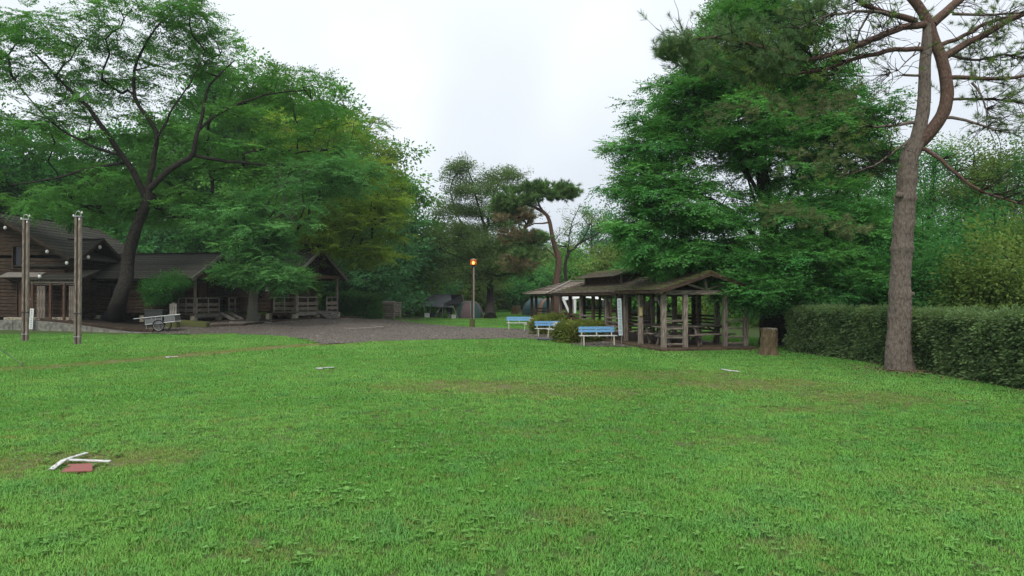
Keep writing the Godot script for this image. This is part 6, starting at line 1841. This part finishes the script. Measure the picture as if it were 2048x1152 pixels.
func make_camp():
	var maroon := solid(lin(0.095, 0.062, 0.068), 0.7)
	var slate := solid(lin(0.095, 0.097, 0.105), 0.7)
	var pine := solid(lin(0.030, 0.068, 0.060), 0.7)
	dome_tent("dome_tent", "grey and maroon dome tent beside the airy tree", Vector3(-3.58, 0.14, -57.00), 10.0, Vector3(1.15, 1.42, 1.15), [slate, pine, maroon, pine, maroon, slate])
	var teal := solid(lin(0.045, 0.12, 0.13), 0.65)
	var peach := solid(lin(0.42, 0.25, 0.17), 0.7)
	var ivory := solid(lin(0.5, 0.48, 0.38), 0.7)
	dome_tent("ridge_tent", "teal dome tent behind the corner of the hipped pavilion", Vector3(2.37, 0.23, -64.00), 20.0, Vector3(1.5, 1.55, 1.5), [teal])
	dome_tent("striped_tent", "peach and ivory dome tent seen through the hipped pavilion", Vector3(3.39, 0.20, -62.00), 5.0, Vector3(1.1, 1.6, 1.1), [peach, ivory, teal, peach], 8)
	# white canopy and hung banners beyond the long pavilion
	var t := thing("white_canopy", "white canopy tent standing beyond the long pavilion", "canopy", Vector3(5.83, 0.16, -58.00), 10.0, "tents on the camping field")
	for x in [-1.6, 1.6]:
		for z in [-1.3, 1.3]:
			round_bar(t, "pole", [Vector3(x, 0, z), Vector3(x, 1.5, z)], 0.03, M.metal, 6)
	for q in [[Vector3(-1.7, 1.5, 1.4), Vector3(1.7, 1.5, 1.4)], [Vector3(1.7, 1.5, 1.4), Vector3(1.7, 1.5, -1.4)], [Vector3(1.7, 1.5, -1.4), Vector3(-1.7, 1.5, -1.4)], [Vector3(-1.7, 1.5, -1.4), Vector3(-1.7, 1.5, 1.4)]]:
		var sh := Shape.new()
		var low: Vector3 = (q[0] + q[1]) * 0.5 + Vector3(0, 0.22, 0)
		sh.tri(q[0], low, Vector3(0, 2.35, 0))
		sh.tri(low, q[1], Vector3(0, 2.35, 0))
		part(t, "canopy_sheet", sh.mesh(), M.white)
	for q in [["slanting white banner hung beside the red pine trunk", 1130.0, 0.25, Vector3(3.37, 0.00, -43.00)], ["upright white banner hung inside the long pavilion", 1149.0, 0.0, Vector3(3.84, 0.00, -41.50)]]:
		t = thing("banner", q[0], "banner", q[3])
		round_bar(t, "pole", [Vector3(-0.14 - q[2], 0, -0.02), Vector3(-0.14 - q[2], 2.0, -0.02)], 0.015, M.metal, 5)
		part(t, "cloth", slab(Vector3(-0.07 + q[2], 0.95, 0), Vector3(0.07 + q[2], 0.95, 0), Vector3(0.09 - q[2] * 0.5, 1.8, 0), Vector3(-0.09 - q[2] * 0.5, 1.8, 0), 0.01), M.white)
	# the tarpaulin shelter
	t = thing("tarp_shelter", "dark grey tarpaulin shelter pitched beside the dome tent", "shelter", Vector3(-5.83, 0.17, -58.00), 0.0, "tents on the camping field")
	var cloth := solid(lin(0.095, 0.105, 0.118), 0.7)
	var ridge_a := Vector3(-1.1, 1.98, 0.2)
	var ridge_b := Vector3(1.55, 1.98, -0.1)
	part(t, "fly_sheet", slab(Vector3(-1.7, 1.0, 1.7), Vector3(1.0, 0.9, 1.7), Vector3(0.6, 1.95, 0.2), ridge_a, 0.015), cloth)
	part(t, "fly_sheet", slab(Vector3(0.1, 1.15, 1.9), Vector3(1.75, 1.1, 1.3), ridge_b, Vector3(1.4, 1.9, 0.0), 0.015), M.black)
	part(t, "fly_sheet", slab(ridge_b, Vector3(0.6, 1.95, 0.18), Vector3(0.5, 1.0, -1.9), Vector3(1.8, 1.0, -1.7), 0.015), cloth)
	part(t, "fly_sheet", slab(Vector3(0.6, 1.95, 0.18), ridge_a, Vector3(-1.7, 1.0, -1.7), Vector3(0.5, 1.0, -1.9), 0.015), cloth)
	for p in [ridge_a, ridge_b, Vector3(0.1, 1.15, 1.9)]:
		round_bar(t, "pole", [Vector3(p.x, 0, p.z), p], 0.022, M.metal, 5)
	for q in [[ridge_a, Vector3(-3.0, 0.02, 1.2)], [Vector3(-1.7, 1.0, 1.7), Vector3(-2.6, 0.02, 2.2)], [ridge_b, Vector3(2.2, 0.02, 1.9)], [Vector3(0.1, 1.15, 1.9), Vector3(-0.5, 0.02, 2.6)], [Vector3(1.0, 0.9, 1.7), Vector3(1.4, 0.02, 2.3)]]:
		round_bar(t, "guy_line", [q[0], q[1]], 0.012, solid(lin(0.4, 0.38, 0.3), 0.8), 4)
	camp_chair("folding chair at the open side of the tarpaulin shelter", Vector3(-5.20, 0.15, -57.20), 20.0)
	camp_chair("folding chair in the shade under the tarpaulin fly", Vector3(-6.13, 0.18, -57.60), -30.0)
	t = thing("camp_table", "low folding table under the tarpaulin shelter", "table", Vector3(-5.61, 0.15, -57.00))
	part(t, "table_top", chamfer_box(Vector3(0.9, 0.03, 0.5), 0.008), M.grey[1], Transform3D(Basis.IDENTITY, Vector3(0, 0.45, 0)))
	for x in [-0.38, 0.38]:
		round_bar(t, "leg", [Vector3(x, 0, -0.2), Vector3(x, 0.44, 0.2)], 0.012, M.metal, 5)
		round_bar(t, "leg", [Vector3(x, 0, 0.2), Vector3(x, 0.44, -0.2)], 0.012, M.metal, 5)
	for q in [["white cool box on the ground at the tarpaulin edge", Vector3(-7.05, 0.22, -56.40), 0.42, M.white], ["dark storage box beside the white cool box", Vector3(-6.64, 0.20, -56.80), 0.5, M.black], ["grey storage box between shelter and dome tent", Vector3(-4.83, 0.14, -56.30), 0.36, M.chalk]]:
		t = thing("storage_box", q[0], "box", q[1], 12.0, "boxes at the tarpaulin shelter")
		part(t, "body", chamfer_box(Vector3(q[2], q[2] * 0.7, q[2] * 0.7), 0.03), q[3], Transform3D(Basis.IDENTITY, Vector3(0, q[2] * 0.35, 0)))
		part(t, "lid", chamfer_box(Vector3(q[2] * 1.05, 0.05, q[2] * 0.75), 0.015), q[3], Transform3D(Basis.IDENTITY, Vector3(0, q[2] * 0.7 + 0.02, 0)))
		part(t, "handle", chamfer_box(Vector3(q[2] * 0.4, 0.03, 0.03), 0.008), M.dark_metal, Transform3D(Basis.IDENTITY, Vector3(0, q[2] * 0.5, q[2] * 0.37)))
	t = thing("fallen_log", "long dark log propped on a stump beside the log fence", "log", Vector3(-8.62, 0.33, -55.00))
	var sh := Shape.new()
	var lp := curve([Vector3(-1.2, 0.75, 0), Vector3(-0.5, 0.5, 0), Vector3(0.1, 0.32, 0), Vector3(0.9, 0.4, 0)], 0.2)
	sh.tube(lp, taper(lp.size(), 0.16, 0.1), 9, 0.2, 2.0, noise)
	part(t, "log", sh.mesh(), M.bark)
	var st := Shape.new()
	st.tube(PackedVector3Array([Vector3(0.05, -0.05, 0), Vector3(0.05, 0.3, 0)]), PackedFloat32Array([0.16, 0.13]), 9, 0.15, 2.0, noise)
	part(t, "support", st.mesh(), M.bark)

# ---------------------------------------------------------------- the lawn
func make_grass():
	var drive := ragged(drive_outline, 0.5)
	var yard := ragged(yard_outline, 0.4)
	var zones := [["tuft", 3.2, 9.0, 250.0], ["tuft", 9.0, 13.0, 150.0], ["midtuft", 13.0, 22.0, 62.0], ["fartuft", 22.0, 36.0, 22.0], ["fartuft", 36.0, 82.0, 9.0]]
	var lists := {}
	var c0 := Color(0.136, 0.342, 0.067)
	var c1 := Color(0.200, 0.423, 0.095)
	var c2 := Color(0.128, 0.328, 0.097)
	var dry := Color(0.27, 0.25, 0.085)
	var o := Vector3(5.52, 0.0, -24.75)
	for z in zones:
		var half: float = z[2] * 0.78 + 2.5
		var n := int((z[2] - z[1]) * half * 2.0 * z[3])
		for i in n:
			var d := rng.randf_range(z[1], z[2])
			var x := rng.randf_range(-half, half)
			if absf(x) > d * 0.78 + 2.5 or x > 11.3:
				continue
			if d > 22.0:
				var q := Vector2(x, d)
				if x < -18.0 and d > 34.8:
					continue
				if x < -7.0 and d > 49.5 or d > 50.0 and x < -12.0:
					continue
				if x > -21.0 and x < 5.5 and d > 26.0 and d < 61.0 and (Geometry2D.is_point_in_polygon(q, drive) and rng.randf() < 0.985 or Geometry2D.is_point_in_polygon(q, yard)):
					continue
				var lx := (x - o.x) * 0.974 + (-d - o.z) * -0.225
				var lz := (x - o.x) * -0.225 + (-d - o.z) * -0.974
				if lx > -0.3 and lx < 3.7 and lz > -0.4 and lz < 13.2:
					continue
				if d > 43.0 and d < 50.5 and x > 1.0 and x < 9.0:
					continue
			var w := wear(x, d) if d < 36.0 else 0.0
			if rng.randf() < w * 0.55:
				continue
			var big := noise.get_noise_2d(x * 0.16, d * 0.16)
			var small := noise.get_noise_2d(x * 1.1 + 30.0, d * 1.1)
			var col := c0.lerp(c1, clampf(0.5 + big * 1.2, 0.0, 1.0)).lerp(c2, clampf(small * 1.3, 0.0, 0.8))
			col = col.lerp(dry, clampf(w * 0.75 + (0.65 if rng.randf() < 0.07 else 0.0), 0.0, 0.9)) * rng.randf_range(0.82, 1.18)
			col.a = 1.0
			var s := rng.randf_range(0.75, 1.2) * (1.0 - 0.45 * w) * (1.0 + 0.25 * small)
			var key: String = z[0] + str(rng.randi() % 3)
			if not lists.has(key):
				lists[key] = []
			lists[key].append([Transform3D(Basis(Vector3.UP, rng.randf() * TAU).scaled(Vector3(s, s * rng.randf_range(0.8, 1.15), s)), Vector3(x, land(x, d) - 0.004, -d)), col])
	for key in lists:
		grass_object("grass", scatter_copy(key, lists[key]), "short green grass of the lawn")
	# broad-leaved weeds and clover in patches
	var weeds := {}
	for i in 22000:
		var d := rng.randf_range(3.4, 20.0)
		var x := rng.randf_range(-1.0, 1.0) * (d * 0.78 + 2.0)
		if x > 11.0:
			continue
		var patch := noise.get_noise_2d(x * 0.55 + 200.0, d * 0.75)
		if patch < 0.18 and rng.randf() > 0.14:
			continue
		var key: String = ("weed" if rng.randf() < 0.2 else "clover") + str(rng.randi() % 3)
		var col := Color(0.110, 0.267, 0.052).lerp(Color(0.157, 0.320, 0.089), rng.randf()) * rng.randf_range(0.8, 1.2)
		col.a = 1.0
		var s := rng.randf_range(0.6, 1.25)
		if not weeds.has(key):
			weeds[key] = []
		weeds[key].append([Transform3D(Basis(Vector3.UP, rng.randf() * TAU).scaled(Vector3(s, s, s)), Vector3(x, land(x, d) + 0.02, -d)), col])
	for key in weeds:
		grass_object("lawn_weeds", scatter_copy(key, weeds[key]), "clover and broad-leaved weeds growing in the lawn")
	# loose stones of the drive
	var stone := Shape.new()
	stone.ball(Vector3.ZERO, Vector3(0.03, 0.018, 0.024), 4, 6, noise, 0.6)
	var pebbles := []
	for i in 9000:
		var p := Vector2(rng.randf_range(-20.0, 5.0), rng.randf_range(26.5, 49.0))
		if not Geometry2D.is_point_in_polygon(p, drive):
			continue
		var g := rng.randf_range(0.06, 0.24)
		var s := rng.randf_range(0.4, 1.5)
		pebbles.append([Transform3D(Basis(Vector3.UP, rng.randf() * TAU).scaled(Vector3(s, s, s)), Vector3(p.x, land(p.x, p.y) + 0.035, -p.y)), Color(g, g * 0.93, g * 0.85)])
	var mat := solid(Color.WHITE, 0.95)
	mat.vertex_color_use_as_albedo = true
	var pb := scatter(self, "gravel", stone.mesh(), mat, pebbles)
	pb.set_meta("kind", "stuff")
	tag(pb, "loose grey gravel stones on the drive", "gravel")
	# fallen leaves and bark litter below the pine and along the hedge
	var litter := Shape.new()
	leaf(litter, Vector3(-0.03, 0, 0), Vector3(1, 0.12, 0).normalized(), Vector3.UP, 0.07, 0.035)
	var fallen := []
	for i in 1500:
		var p := Vector2(rng.randf_range(8.0, 10.9), rng.randf_range(11.0, 25.0))
		if rng.randf() < 0.5:
			p = Vector2(10.25, 17.9) + Vector2(rng.randfn(), rng.randfn()) * 0.7
		elif p.x < 9.9 and rng.randf() < 0.85:
			continue
		if p.x > 11.0:
			continue
		var col := Color(0.104, 0.073, 0.043).lerp(Color(0.162, 0.126, 0.067), rng.randf())
		fallen.append([Transform3D(Basis(Vector3(rng.randfn(), 3.0, rng.randfn()).normalized(), rng.randf() * TAU), Vector3(p.x, 0.055 + rng.randf() * 0.02, -p.y)), col])
	var fl := scatter(self, "leaf_litter", litter.mesh(), mat, fallen)
	fl.set_meta("kind", "stuff")
	tag(fl, "brown leaf litter around the red pine and hedge foot", "litter")

func scatter_copy(key: String, list: Array) -> MultiMeshInstance3D:
	var o := scatter(self, "grass_tmp", sprays[key], M.blade, list)
	return o

func grass_object(called: String, o: Node, label: String):
	o.name = numbered(called)
	o.set_meta("kind", "stuff")
	tag(o, label, "grass" if called == "grass" else "weeds", label)
